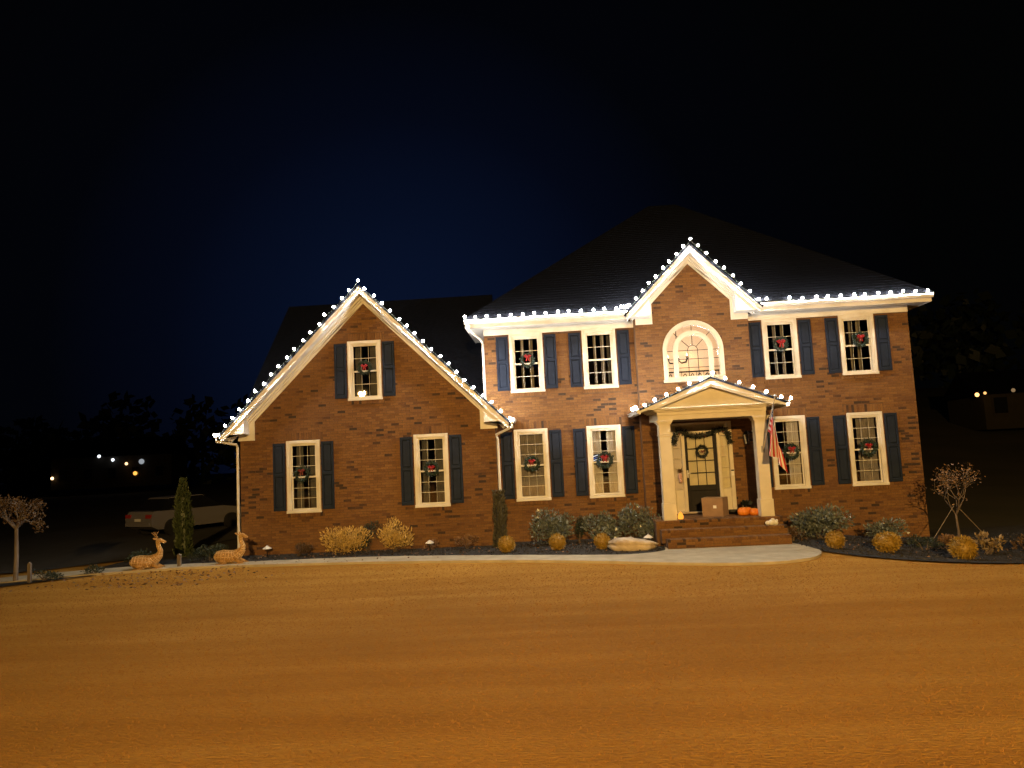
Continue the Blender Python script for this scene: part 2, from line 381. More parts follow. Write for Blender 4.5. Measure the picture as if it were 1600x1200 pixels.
# driveway left
patch('driveway', 'asphalt', [(-24, -1.3, -24, 16), (-18, -1.2, -18, 16), (-13.5, -.9, -13.5, 16), (-12.2, -.2, -11.0, 16), (-11.2, 1.8, -9.3, 16)], .012)
patch('planting_bed', 'mulch', [(-17, -4.6, -17, -3.3), (-15, -4.45, -15, -3.3), (-13.2, -4.1, -13.2, -3.22), (-11.6, -3.35, -11.6, -3.05), (-11.0, -2.9, -11., -2.83)], .012)
patch('planting_bed', 'mulch', [(-11.8, -1.85, -11.8, -.6), (-10.8, -1.8, -10.8, 2.2), (-9.62, -1.68, -9.62, 2.4), (-8.5, -1.6, -8.5, 2.4)], .008)
# street behind the camera
patch('street', 'asphalt', [(-60, -31, -60, -23), (-20, -31, -20, -23), (0, -31, 0, -23), (20, -31, 20, -23), (60, -31, 60, -23)], .02)

# ================================================================== THE HOUSE
house = thing('brick_house', 'two storey red brick house with white trim, dark blue shutters and lights along its gables', 'house')

WIN_LO = [(-.61, 0., .51, 2.42), (1.355, 0., .51, 2.42), (6.23, 0., .51, 2.42), (8.24, 0., .51, 2.42)]
WIN_UP = [(-.62, 0., 3.44, 5.04), (1.37, 0., 3.44, 5.04), (6.225, 0., 3.44, 5.04), (8.25, 0., 3.44, 5.04)]
GY = -.5
WIN_G = [(-6.72, GY, .50, 2.41), (-3.265, GY, .50, 2.41)]
WIN_A = [(-4.985, GY, 3.42, 5.02)]
HW = .46
BX0, BX1, BY = 2.35, 5.32, -.3          # entrance bay
BC = 3.85
GC, GX0, GX1 = -5.01, -8.45, -1.53      # garage wing
ARC = (3.83, 4.29, .80)                  # arched window: centre x, spring z, radius
SUR = (3.03, 4.67, 0.04, 2.36)           # door surround

def wall(name, Y, x0, x1, z0, z1, holes, planes=(), depth=.25):
    """wall slab with openings; holes (hx0,hx1,hz0,hz1); planes clip gables"""
    X = sorted({x0, x1, *[h[0] for h in holes], *[h[1] for h in holes]}); Z = sorted({z0, z1, *[h[2] for h in holes], *[h[3] for h in holes]})
    b = MB()
    for i in range(len(X)-1):
        for j in range(len(Z)-1):
            xm, zm = (X[i]+X[i+1])/2, (Z[j]+Z[j+1])/2
            if any(h[0] < xm < h[1] and h[2] < zm < h[3] for h in holes): continue
            p = [(X[i], Z[j]), (X[i+1], Z[j]), (X[i+1], Z[j+1]), (X[i], Z[j+1])]
            for pl in planes:
                p = clip(p, *pl)
                if len(p) < 3: break
            if len(p) >= 3: b.prism(p, Y+.009, Y+depth)
    return b.build(name, 'mortar', house)

BR_L, BR_H, PZ = .197, .0577, .0677; PX = BR_L+.010
brick_jobs = []
def bricks(par, Y, x0, x1, z0, z1, holes, limit=None, skip=None):
    row = 0; z = z0
    items = []
    while z+BR_H <= z1+.001:
        zc = z+BR_H/2
        a, c = x0, x1
        if limit: a, c = limit(zc); a = max(a, x0); c = min(c, x1)
        if c-a > .05:
            segs = [(a, c)]
            for h in holes:
                if h[2] < zc < h[3]:
                    w = 0
                    if len(h) > 4 and h[4]: 
                        w = h[4](zc); hx0, hx1 = h[0]+w, h[1]-w
                    else: hx0, hx1 = h[0], h[1]
                    ns = []
                    for s0, s1 in segs:
                        if hx1 <= s0 or hx0 >= s1: ns.append((s0, s1)); continue
                        if hx0-s0 > .02: ns.append((s0, hx0))
                        if s1-hx1 > .02: ns.append((hx1, s1))
                    segs = ns
            k = math.floor((a-x0)/PX)-1
            off = (PX/2 if row % 2 else 0)
            while x0+k*PX+off < c:
                b0 = x0+k*PX+off; b1 = b0+BR_L
                for s0, s1 in segs:
                    q0, q1 = max(b0, s0), min(b1, s1)
                    if q1-q0 > .025:
                        items.append((q0, q1, Y-random.uniform(0, .003), z, z+BR_H))
                k += 1
        z += PZ; row += 1
    brick_jobs.append((par, items))
    return items
def soldier(par, Y, xc, hw, z0, n=None, h=.197, lean=0.):
    n = n or int((2*hw+.1)/PZ); w = n*PZ; items = []
    for i in range(n):
        x = xc-w/2+i*PZ; items.append((x, x+BR_H, Y-.004-random.uniform(0, .003)-lean, z0, z0+h))
    brick_jobs.append((par, items))
    return items

# holes with a soldier course zone above lower windows and a rowlock sill beneath
def whole(w, up=False):
    return (w[0]-HW+.02, w[0]+HW-.02, w[2]+.01, w[3]-.02)
def bh(w, up=False):
    n = int((2*HW+.1)/PZ)*PZ/2+.01
    hs = [(w[0]-HW, w[0]+HW, w[2]-.02, w[3]+.05)]
    hs.append((w[0]-n, w[0]+n, w[2]-.125, w[2]-.0))
    if not up: hs.append((w[0]-n, w[0]+n, w[3]-.0, w[3]+.215))
    return hs
# main front wall (left and right of the bay)
MX0, MX1 = -1.77, 9.62
holes = [whole(w) for w in WIN_LO+WIN_UP]
left_h = [h for h in holes if h[0] < BX0]; right_h = [h for h in holes if h[0] > BX0]
wl = wall('front_wall', 0, MX0, BX0+.1, -1.0, 5.3, left_h); wr = wall('front_wall', 0, BX1-.1, MX1, -1.1, 5.3, right_h)
H_ = sum([bh(w) for w in WIN_LO]+[bh(w, True) for w in WIN_UP], [])
bricks(wl, 0, MX0, BX0, -.70, 5.04, H_); bricks(wr, 0, BX1, MX1, -1.0, 5.04, H_)
for w in WIN_LO: 
    p_ = wl if w[0] < 3 else wr
    soldier(p_, 0, w[0], HW, w[3]+.008); soldier(p_, 0, w[0], HW, w[2]-.115, h=.105, lean=.03)
for w in WIN_UP: soldier(wl if w[0] < 3 else wr, 0, w[0], HW, w[2]-.115, h=.105, lean=.03)
# bay
ahole = (ARC[0]-ARC[2]+.02, ARC[0]+ARC[2]-.02, 3.50, ARC[1])
bay = wall('bay_wall', BY, BX0, BX1, -.8, 5.5, [(SUR[0]+.03, SUR[1]-.03, 0.0, SUR[3]-.03), ahole], depth=.29)
# arch infill above the spring line, made of strips that follow the curve
b = MB(); n = 24; cx, cz, R_ = ARC
# (the wall cells above the spring are full; cut them by rebuilding)
bpy.data.objects.remove(bay)
b = MB()
def rect(x0, x1, z0, z1): b.prism([(x0, z0), (x1, z0), (x1, z1), (x0, z1)], BY+.009, BY+.29)
rect(BX0, SUR[0]+.03, -.8, SUR[3]-.03); rect(SUR[1]-.03, BX1, -.8, SUR[3]-.03); rect(SUR[0]+.03, SUR[1]-.03, -.8, .0)
rect(BX0, BX1, SUR[3]-.03, 3.50); rect(BX0, cx-R_+.02, 3.50, cz); rect(cx+R_-.02, BX1, 3.50, cz)
rr_ = R_-.02; A_ = [(cx-rr_*math.cos(PI*i/n), cz+rr_*math.sin(PI*i/n)) for i in range(n+1)]
for i in range(n): b.prism([A_[i], A_[i+1], (A_[i+1][0], 5.12), (A_[i][0], 5.12)], BY+.009, BY+.29)
rect(BX0, cx-rr_, cz, 5.12); rect(cx+rr_, BX1, cz, 5.12)
def bclip(z): return (BC-(6.85-z), BC+(6.85-z)) if z > 5.2 else (BX0, BX1)
b.prism([(BX0, 5.12), (BX1, 5.12), (BX1, 5.40), (BC, 6.85), (BX0, 5.40)], BY+.009, BY+.29)
bay = b.build('bay_wall', 'mortar', house)
def arcw(z):
    d = z-cz
    return 0 if d < 0 else R_-math.sqrt(max(R_*R_-d*d, 0))
bricks(bay, BY, BX0, BX1, -.70, 6.72, [(SUR[0]-.01, SUR[1]+.01, -.01, SUR[3]+.02), (cx-R_-.0, cx+R_+.0, 3.46, cz+R_, arcw)], limit=bclip)
# returns of the bay
b = MB(); b.box(BX0-.02, BX0+.0, BY+.01, .02, -.8, 5.2); b.box(BX1, BX1+.02, BY+.01, .02, -.8, 5.2); b.build('bay_return', 'mortar', house)
# wing
gp = [(-1, 1, 6.18-GC), (1, 1, 6.18+GC)]
gl = [whole(w) for w in WIN_G+WIN_A]
wg = wall('wing_wall', GY, GX0, GX1, -1.0, 6.2, gl, planes=[(-1, 1, 6.2-GC), (1, 1, 6.2+GC)])
bricks(wg, GY, GX0, GX1, -.70, 6.15, sum([bh(w) for w in WIN_G+WIN_A], []), limit=lambda z: (GC-(6.16-z), GC+(6.16-z)))
for w in WIN_G+WIN_A: soldier(wg, GY, w[0], HW, w[3]+.008); soldier(wg, GY, w[0], HW, w[2]-.115, h=.105, lean=.03)

# side and rear walls: procedural brick, seen only from a step to the side
bm_ = bpy.data.materials.new('side_brick'); bm_.use_nodes = True; t = bm_.node_tree; bs = t.nodes['Principled BSDF']
g = N(t, 'ShaderNodeNewGeometry'); sx_ = N(t, 'ShaderNodeSeparateXYZ'); cb = N(t, 'ShaderNodeCombineXYZ'); ad = N(t, 'ShaderNodeMath', operation='ADD')
lnk(t, g.outputs['Position'], sx_.inputs[0]); lnk(t, sx_.outputs[0], ad.inputs[0]); lnk(t, sx_.outputs[1], ad.inputs[1]); lnk(t, ad.outputs[0], cb.inputs[0]); lnk(t, sx_.outputs[2], cb.inputs[1])
bt = N(t, 'ShaderNodeTexBrick'); lnk(t, cb.outputs[0], bt.inputs['Vector']); bt.inputs['Scale'].default_value = 1; bt.inputs['Brick Width'].default_value = PX; bt.inputs['Row Height'].default_value = PZ; bt.inputs['Mortar Size'].default_value = .006
bt.inputs['Color1'].default_value = (.2, .075, .03, 1); bt.inputs['Color2'].default_value = (.12, .045, .02, 1); bt.inputs['Mortar'].default_value = (.15, .09, .055, 1)
lnk(t, bt.outputs[0], bs.inputs['Base Color']); bs.inputs['Roughness'].default_value = .9
b = MB(); b.box(GX0, GX0+.2, GY+.25, 8.6, -1, 2.6); b.box(GX1-.2, GX1, GY+.25, 8.6, -1, 2.6); b.box(GX0, GX1, 8.6, 8.8, -1, 2.6)
b.prism([(-.2, 2.6), (8.8, 2.6), (4.3, 6.9)], GX0, GX0+.2, axis='x'); b.build('side_wall', bm_, house)
b = MB(); b.box(MX0, MX0+.2, .25, 10, -1, 5.3); b.box(MX1-.2, MX1, .25, 10, -1.1, 5.3); b.box(MX0, MX1, 10, 10.2, -1, 5.3); b.build('side_wall', bm_, house)
# upper floor slab keeps the storeys dark
b = MB(); b.box(MX0+.2, 2.4, .26, 10, 2.8, 3.1); b.box(5.3, MX1-.2, .26, 10, 2.8, 3.1); b.box(MX0+.2, 2.4, .26, 10, -.05, .02); b.box(5.3, MX1-.2, .26, 10, -.05, .02); b.box(GX0+.2, GX1-.2, GY+.26, 8.6, 2.7, 2.9); b.build('floor_slab', 'dark', house)

# ---- brick geometry: the 300 nearest the eye as parts, the rest joined per wall
allb = [(par, it) for par, its in brick_jobs for it in its]
def score(pi):
    q0, q1, y, z0, z1 = pi[1]; X, Z = (q0+q1)/2, (z0+z1)/2
    full = 0 if (q1-q0) > .19 else 50
    return full + math.sqrt((X-1.0)**2+(y+20)**2+(Z-1.6)**2)*1. 
order = sorted(range(len(allb)), key=lambda i: score(allb[i]) )
STEP_BRICKS = 90
single = set(order[:300-STEP_BRICKS])
one = MB(); one.bevbox(-BR_L/2, BR_L/2, -.0, .02, -BR_H/2, BR_H/2, .004)
proto = one.build('brick', 'brick'); brick_me = proto.data; bpy.data.objects.remove(proto)
rest = {}
for i, (par, (q0, q1, y, z0, z1)) in enumerate(allb):
    if i in single:
        o = bpy.data.objects.new('brick', brick_me); COL.objects.link(o); o.parent = par
        o.location = ((q0+q1)/2, y, (z0+z1)/2)
        if z1-z0 > .06 or q1-q0 < .19: o.scale = ((q1-q0)/BR_L, 1, (z1-z0)/BR_H)
    else:
        rest.setdefault(par.name, (par, MB()))[1].bevbox(q0, q1, y, y+.02, z0, z1, .004)
for par, mb in rest.values(): mb.build('brickwork', 'brick', par, kind='stuff')

# ------------------------------------------------------------------ windows
def make_window(w, h, rows, up):
    """a double hung sash window: origin at bottom centre of the casing, wall face at y=0"""
    hw = w/2; b = MB()
    cw = .085
    b.bevbox(-hw, -hw+cw, -.035, .05, 0, h, .008); b.bevbox(hw-cw, hw, -.035, .05, 0, h, .008)
    b.bevbox(-hw+cw, hw-cw, -.035, .05, h-cw, h, .008); b.bevbox(-hw-.012, hw+.012, -.055, .05, -.02, .05, .008)
    b.box(-hw+cw, -hw+cw+.03, -.012, .10, .05, h-cw); b.box(hw-cw-.03, hw-cw, -.012, .10, .05, h-cw); b.box(-hw+cw+.03, hw-cw-.03, -.012, .10, h-cw-.025, h-cw)
    win = b.build('window', 'trim', house)
    gx = hw-cw-.03; z0 = .05; z1 = h-cw-.025; zm = (z0+z1)/2
    def sash(za, zb, y):
        s_ = MB(); st = .035
        s_.bevbox(-gx, -gx+st, y, y+.035, za, zb, .004); s_.bevbox(gx-st, gx, y, y+.035, za, zb, .004)
        s_.bevbox(-gx+st, gx-st, y, y+.035, za, za+(.05 if y > .03 else .045), .004); s_.bevbox(-gx+st, gx-st, y, y+.035, zb-.035, zb, .004)
        o = s_.build('sash', 'trim', win)
        ia, ib, iz0, iz1 = -gx+st, gx-st, za+.047, zb-.035
        mu = MB(); dx = (ib-ia)/3; dz = (iz1-iz0)/rows
        for i in (1, 2): mu.box(ia+i*dx-.0028, ia+i*dx+.0028, y+.012, y+.024, iz0, iz1)
        for j in range(1, rows): mu.box(ia, ib, y+.010, y+.026, iz0+j*dz-.006, iz0+j*dz+.006)
        mu.build('muntin', 'trim', win)
        pm = MB(); pm.box(-dx/2+.005, dx/2-.005, -.002, .002, -dz/2+.006, dz/2-.006)
        first = None
        for i in range(3):
            for j in range(rows):
                loc = (ia+(i+.5)*dx, y+.018, iz0+(j+.5)*dz)
                if first is None: first = pm.build('pane', 'glass', win, loc=loc)
                else:
                    c = first.copy(); COL.objects.link(c); c.location = loc
    sash(z0, zm+.02, .055); sash(zm-.02, z1, .018)
    return win
def make_shutter(h):
    w = .33; b = MB(); d = .035; mid = h*.53
    b.box(-w/2, w/2, -.018, -.004, 0, h)
    st = .05
    b.bevbox(-w/2, -w/2+st, -d-.01, -.018, 0, h, .006); b.bevbox(w/2-st, w/2, -d-.01, -.018, 0, h, .006)
    for a, c in ((0, .09), (mid-.04, mid+.04), (h-.07, h)): b.bevbox(-w/2+st, w/2-st, -d-.01, -.018, a, c, .006)
    s_ = b.build('shutter', 'shutter', house)
    for a, c in ((.09, mid-.04), (mid+.04, h-.07)):
        MB().bevbox(-w/2+st+.012, w/2-st-.012, -.040, -.018, a+.012, c-.012, .018).build('panel', 'shutter', s_)
    return s_
protoW = {}
def place_window(w, rows, dressing):
    key = (rows,)
    h = w[3]-w[2]
    if key not in protoW: o = protoW[key] = make_window(2*HW, h, rows, False); sh = protoW[('s', rows)] = make_shutter(h-.11); new = True
    else: o = copy_tree(protoW[key]); new = False
    o.location = (w[0], w[1], w[2])
    for s_ in (-1, 1):
        q = protoW[('s', rows)] if (new and s_ < 0) else copy_tree(protoW[('s', rows)])
        q.location = (w[0]+s_*(HW+.035+.165), w[1]-.004, w[2]+.055)
        q.rotation_euler = (0, 0, random.uniform(-.012, .012))
    # curtains hang inside the room
    for a, c, m in dressing:
        b = MB(); n = max(6, int((c-a)*70)); vs = []
        for i in range(n+1):
            x = a+(c-a)*i/n; y = .20+.018*math.sin(i*1.9+a*9)+.006*math.sin(i*.7)
            vs += [(x, y, .03), (x, y, h-.05)]
        b.add(vs, [(2*i, 2*i+2, 2*i+3, 2*i+1) for i in range(n)]); b.build('curtain', m, o, smooth=True)
    return o
allw = []
place = [
    (WIN_G[0], 3, [(-.26, -.07, 'curt_d'), (.10, .26, 'curt_d')]),
    (WIN_G[1], 3, [(-.28, -.10, 'curt_d'), (.08, .30, 'curt_d')]),
    (WIN_LO[0], 3, [(-.33, .33, 'curt_g')]),
    (WIN_LO[1], 3, [(-.33, -.07, 'curt_w'), (.08, .33, 'curt_w')]),
    (WIN_LO[2], 3, [(.02, .33, 'curt_w')]),
    (WIN_LO[3], 3, [(-.17, .33, 'curt_g')]),
    (WIN_A[0], 2, [(-.30, -.12, 'curt_d'), (.1, .3, 'curt_d')]),
    (WIN_UP[0], 2, [(-.16, -.07, 'curt_g'), (.07, .18, 'curt_g')]),
    (WIN_UP[1], 2, [(-.15, -.07, 'curt_g'), (.05, .15, 'curt_g'), (.22, .30, 'curt_d')]),
    (WIN_UP[2], 2, [(-.14, -.07, 'curt_g'), (.08, .15, 'curt_g')]),
    (WIN_UP[3], 2, [(-.14, -.08, 'curt_g'), (.07, .15, 'curt_g')]),
]
# curtains must not be copied with the prototype window: build all windows first, dress later
dress = []
for w, rows, dr in place:
    o = place_window(w, rows, []); dress.append((o, w, dr))
for o, w, dr in dress:
    h = w[3]-w[2]
    for a, c, m in dr:
        b = MB(); n = max(6, int((c-a)*70)); vs = []
        for i in range(n+1):
            x = a+(c-a)*i/n; y = .20+.018*math.sin(i*1.9+a*9)+.006*math.sin(i*.7)
            vs += [(x, y, .03), (x, y, h-.05)]
        b.add(vs, [(2*i, 2*i+2, 2*i+3, 2*i+1) for i in range(n)]); b.build('curtain', m, o, smooth=True)
    # light-proof box of the dark room behind each window
# ------------------------------------------------------------------ arched window
n = 28; cx, cz, R_ = ARC
def arc_pts(r, a0=0., a1=PI, k=n): return [(cx-r*math.cos(a0+(a1-a0)*i/k), cz+r*math.sin(a0+(a1-a0)*i/k)) for i in range(k+1)]
def arch_band(b, ro, ri, zb, y0, y1):
    o = [(cx-ro, zb)]+arc_pts(ro)+[(cx+ro, zb)]; i_ = [(cx-ri, zb)]+arc_pts(ri)+[(cx+ri, zb)]
    for k in range(len(o)-1): b.prism([o[k], o[k+1], i_[k+1], i_[k]], y0, y1)
b = MB(); arch_band(b, R_, R_-.09, 3.52, BY-.045, BY+.03); arch_band(b, R_-.09, R_-.12, 3.52, BY-.02, BY+.08)
b.bevbox(cx-R_-.02, cx+R_+.02, BY-.07, BY+.05, 3.45, 3.52, .008)
aw = b.build('arched_window', 'arch', house, shift=(cx, BY, 3.45), label='large half round arched window over the porch')
def asub(b, name, m, **k): return b.build(name, m, aw, shift=None, loc=(-cx, -BY, -3.45), **k)
b = MB(); arch_band(b, .53, .40, 3.60, BY+.0, BY+.06); b.box(cx-R_+.12, cx+R_-.12, BY+.0, BY+.06, 3.52, 3.60); asub(b, 'inner_frame', 'arch')
b = MB()
for x in (-.13, .13): b.box(cx+x-.007, cx+x+.007, BY+.02, BY+.04, 3.6, cz)
for z in (3.83, 4.06, cz): b.box(cx-.40, cx+.40, BY+.018, BY+.042, z-.007, z+.007)
for z in (3.83, 4.06, cz):
    b.box(cx-R_+.12, cx-.53, BY+.02, BY+.04, z-.007, z+.007); b.box(cx+.53, cx+R_-.12, BY+.02, BY+.04, z-.007, z+.007)
def radial(a, r0, r1, w=.007):
    d = Vector((math.cos(a), math.sin(a))); nn = Vector((-d.y, d.x))*w
    p = [Vector((cx, cz))+d*r0-nn, Vector((cx, cz))+d*r1-nn, Vector((cx, cz))+d*r1+nn, Vector((cx, cz))+d*r0+nn]
    b.prism([(q.x, q.y) for q in p], BY+.02, BY+.04)
for a in (45, 90, 135): radial(math.radians(a), .14, .40)
for a in (45, 90, 135): radial(math.radians(a), .53, R_-.12)
c_ = MB(); ro = [(cx-.14*math.cos(PI*i/10), cz+.14*math.sin(PI*i/10)) for i in range(11)]; ri = [(cx-.126*math.cos(PI*i/10), cz+.126*math.sin(PI*i/10)) for i in range(11)]
for k in range(10): b.prism([ro[k], ro[k+1], ri[k+1], ri[k]], BY+.02, BY+.04)
asub(b, 'muntin', 'iron')
# panes: rectangular lights below, fan lights above
for xa, xb in ((-.66, -.53), (-.40, -.13), (-.13, .13), (.13, .40), (.53, .66)):
    for za, zb in ((3.60, 3.83), (3.83, 4.06), (4.06, cz)):
        b = MB(); b.box(cx+xa+.008, cx+xb-.008, BY+.028, BY+.032, za+.008, zb-.008); asub(b, 'pane', 'clear')
for k in range(4):
    for r0, r1 in ((.145, .40), (.53, R_-.13)):
        a0, a1 = PI*k/4+.02, PI*(k+1)/4-.02
        po = [(cx-r1*math.cos(a0+(a1-a0)*i/6), cz+r1*math.sin(a0+(a1-a0)*i/6)) for i in range(7)]
        pi_ = [(cx-r0*math.cos(a0+(a1-a0)*i/6), cz+r0*math.sin(a0+(a1-a0)*i/6)) for i in range(7)]
        b = MB(); 
        for i in range(6): b.prism([po[i], po[i+1], pi_[i+1], pi_[i]], BY+.028, BY+.032)
        asub(b, 'pane', 'clear')

# ------------------------------------------------------------------ foyer seen through the arched window and the door
b = MB()
b.box(2.42, 2.48, BY+.30, 2.6, 0, 5.35); b.box(5.22, 5.28, BY+.30, 2.6, 0, 5.35); b.box(2.42, 5.28, 2.6, 2.7, 0, 5.35); b.box(2.42, 5.28, BY+.30, 2.7, 5.35, 5.42)
b.box(2.42, SUR[0]-.0, BY+.295, BY+.31, 0, 5.35)
b.build('foyer_wall', 'cream', house)
MB().box(2.42, 5.28, BY+.295, 2.7, -.04, .0).build('foyer_floor', 'bark', house)
# stair landing with a scrolled iron rail at the upper level
b = MB(); b.box(2.48, 5.22, 1.3, 2.6, 2.75, 3.0); b.build('stair_landing', 'cream', house)
b = MB(); b.box(2.5, 5.2, 1.30, 1.34, 3.86, 3.90)
for i in range(13):
    x = 2.62+i*.21
    b.tube([(x+.08*math.cos(a)*(.4+.1*a/1), 1.32, 3.72+.10*math.sin(a)) for a in [k*.55 for k in range(10)]], .014, 5)
    b.box(x-.10-.006, x-.10+.006, 1.31, 1.33, 3.0, 3.88)
b.build('landing_rail', 'iron', house)
lightd = bpy.data.lights.new('foyer_lamp_light', 'POINT'); lightd.energy = 62; lightd.color = (1., .82, .68); lightd.shadow_soft_size = .12
ch = thing('chandelier', 'dark branching chandelier seen through the arched window', 'chandelier', (3.62, .9, 4.15))
b = MB(); b.tube([(0, 0, 1.18), (0, 0, .1)], .012, 6); b.ball((0, 0, .05), .06); b.build('stem', 'iron', ch)
for k in range(6):
    a = k*PI/3+.3; ca, sa = math.cos(a), math.sin(a)
    b = MB(); b.tube([(0, 0, .05), (.12*ca, .12*sa, -.06), (.26*ca, .26*sa, -.04), (.31*ca, .31*sa, .08)], .014, 5); b.lathe([(.02, 0), (.045, .02), (.03, .03)], (.31*ca, .31*sa, .08), 8); o = b.build('arm', 'iron', ch)
    MB().lathe([(.014, 0), (.016, .05), (.002, .09)], (.31*ca, .31*sa, .11), 6).build('candle_bulb', emis('chandelier_glow', (1, .75, .5), 6) if k == 0 else bpy.data.materials['chandelier_glow'], o)
lo = bpy.data.objects.new('foyer_lamp_light', lightd); COL.objects.link(lo); lo.parent = ch; lo.location = (.55, .55, .3)
l2d = bpy.data.lights.new('hall_lamp_light', 'POINT'); l2d.energy = 34; l2d.color = (1., .74, .5); l2d.shadow_soft_size = .1
hl = thing('ceiling_lamp', 'small hall ceiling lamp glowing behind the glazed front door', 'lamp', (3.4, 1.0, 2.72))
MB().lathe([(.12, 0), (.10, -.05), (.03, -.08)][::-1], n=12).build('lamp_shade', 'paper', hl)
lo = bpy.data.objects.new('hall_lamp_light', l2d); COL.objects.link(lo); lo.parent = hl; lo.location = (0, 0, -.25)

# ------------------------------------------------------------------ door and surround
dy = BY
b = MB()
x0, x1, z0, z1 = SUR
b.bevbox(x0, x0+.085, dy-.03, dy+.1, z0, z1, .006); b.bevbox(x1-.10, x1, dy-.03, dy+.1, z0, z1, .006)
b.bevbox(x0+.085, x1-.10, dy-.03, dy+.1, z1-.05, z1, .006)
b.bevbox(x0+.085, x1-.10, dy-.035, dy+.1, 2.06, 2.15, .006)     # transom bar
b.bevbox(3.345, 3.43, dy-.03, dy+.1, z0, 2.06, .006); b.bevbox(4.27, 4.35, dy-.03, dy+.1, z0, 2.06, .006)
b.bevbox(x0+.085, 3.345, dy-.02, dy+.08, z0, .62, .02); b.bevbox(4.35, x1-.10, dy-.02, dy+.08, z0, .62, .02)
b.bevbox(x0+.085, 3.345, dy-.012, dy+.08, 1.99, 2.06, .006); b.bevbox(4.35, x1-.10, dy-.012, dy+.08, 1.99, 2.06, .006)
b.build('door_surround', 'porch', house, label='cream door surround with sidelights and a transom')
MB().bevbox(x0, x1, dy-.10, dy+.1, -.0, z0, .01).build('threshold', 'stone', house)
# transom lights
tr = MB(); W5 = (x1-.10-x0-.085)/5
for i in range(1, 5): tr.box(x0+.085+i*W5-.008, x0+.085+i*W5+.008, dy+.0, dy+.05, 2.15, z1-.05)
tro = tr.build('transom', 'porch', house)
for i in range(5):
    MB().box(x0+.085+i*W5+.009, x0+.085+(i+1)*W5-.009, dy+.022, dy+.028, 2.152, z1-.052).build('pane', 'clear', tro)
MB().box(x0+.09, x1-.105, dy+.09, dy+.095, 2.13, z1-.03).build('blind', 'blind', tro)
# sidelights
for s_, (xa, xb) in enumerate(((x0+.085, 3.345), (4.35, x1-.10))):
    m_ = MB(); h5 = (1.99-.62)/5
    for j in range(1, 5): m_.box(xa, xb, dy+.0, dy+.05, .62+j*h5-.008, .62+j*h5+.008)
    so = MB().box(xa, xb, dy+.06, dy+.075, .60, .62).build('sidelight', 'porch', house); m_.build('muntin', 'porch', so, kind='stuff')
    for j in range(5): MB().box(xa+.002, xb-.002, dy+.022, dy+.028, .62+j*h5+.009, .62+(j+1)*h5-.009).build('pane', 'clear', so)
    if s_: MB().box(xa, xb, dy+.09, dy+.095, .62, 1.99).build('blind', 'blind', so)
    else: MB().box(xa, xb, dy+.09, dy+.095, .62, 1.99).build('sheer', mat('sheer_panel', (.62, .57, .55), .9, emit=(1, .78, .66), es=.0), so)
# door leaf
da, db = 3.435, 4.265
b = MB(); st = .075
b.bevbox(da, da+st, dy+.02, dy+.065, z0, 2.05, .005); b.bevbox(db-st-.01, db, dy+.02, dy+.065, z0, 2.05, .005)
b.bevbox(da+st, db-st-.01, dy+.02, dy+.065, 1.99, 2.05, .005); b.bevbox(da+st, db-st-.01, dy+.02, dy+.065, .58, .72, .005); b.bevbox(da+st, db-st-.01, dy+.02, dy+.065, z0, .18, .005)
b.bevbox(da+st, db-st-.01, dy+.035, dy+.055, .18, .58, .01)
door = b.build('front_door', 'door', house, label='black front door with twelve glazed lights')
b = MB(); gx0, gx1, gz0, gz1 = da+st, db-st-.01, .72, 1.99; dx, dz = (gx1-gx0)/3, (gz1-gz0)/4
for i in (1, 2): b.box(gx0+i*dx-.008, gx0+i*dx+.008, dy+.028, dy+.055, gz0, gz1)
for j in (1, 2, 3): b.box(gx0, gx1, dy+.026, dy+.057, gz0+j*dz-.011, gz0+j*dz+.011)
b.build('muntin', 'door', door)
pm = MB(); pm.box(-dx/2+.009, dx/2-.009, -.002, .002, -dz/2+.012, dz/2-.012); first = None
for i in range(3):
    for j in range(4):
        loc = (gx0+(i+.5)*dx, dy+.04, gz0+(j+.5)*dz)
        if first is None: first = pm.build('pane', 'clear', door, loc=loc)
        else: c = first.copy(); COL.objects.link(c); c.location = loc
MB().box(gx0, gx1, dy+.075, dy+.08, gz0, gz1).build('blind', 'blind', door)
b = MB(); b.box(da+.015, da+.055, dy+.012, dy+.02, .92, 1.12); b.tube([(da+.035, dy+.02, 1.04), (da+.035, dy-.03, 1.04), (da+.11, dy-.035, 1.05)], .011, 6); b.build('handle', 'rim', door)
# bell
b = MB(); b.bevbox(4.585, 4.655, dy-.055, dy-.03, .93, 1.05, .006); bell = b.build('doorbell', 'paper', house); MB().box(4.585, 4.655, dy-.057, dy-.030, 1.052, 1.085).build('button', 'iron', bell)

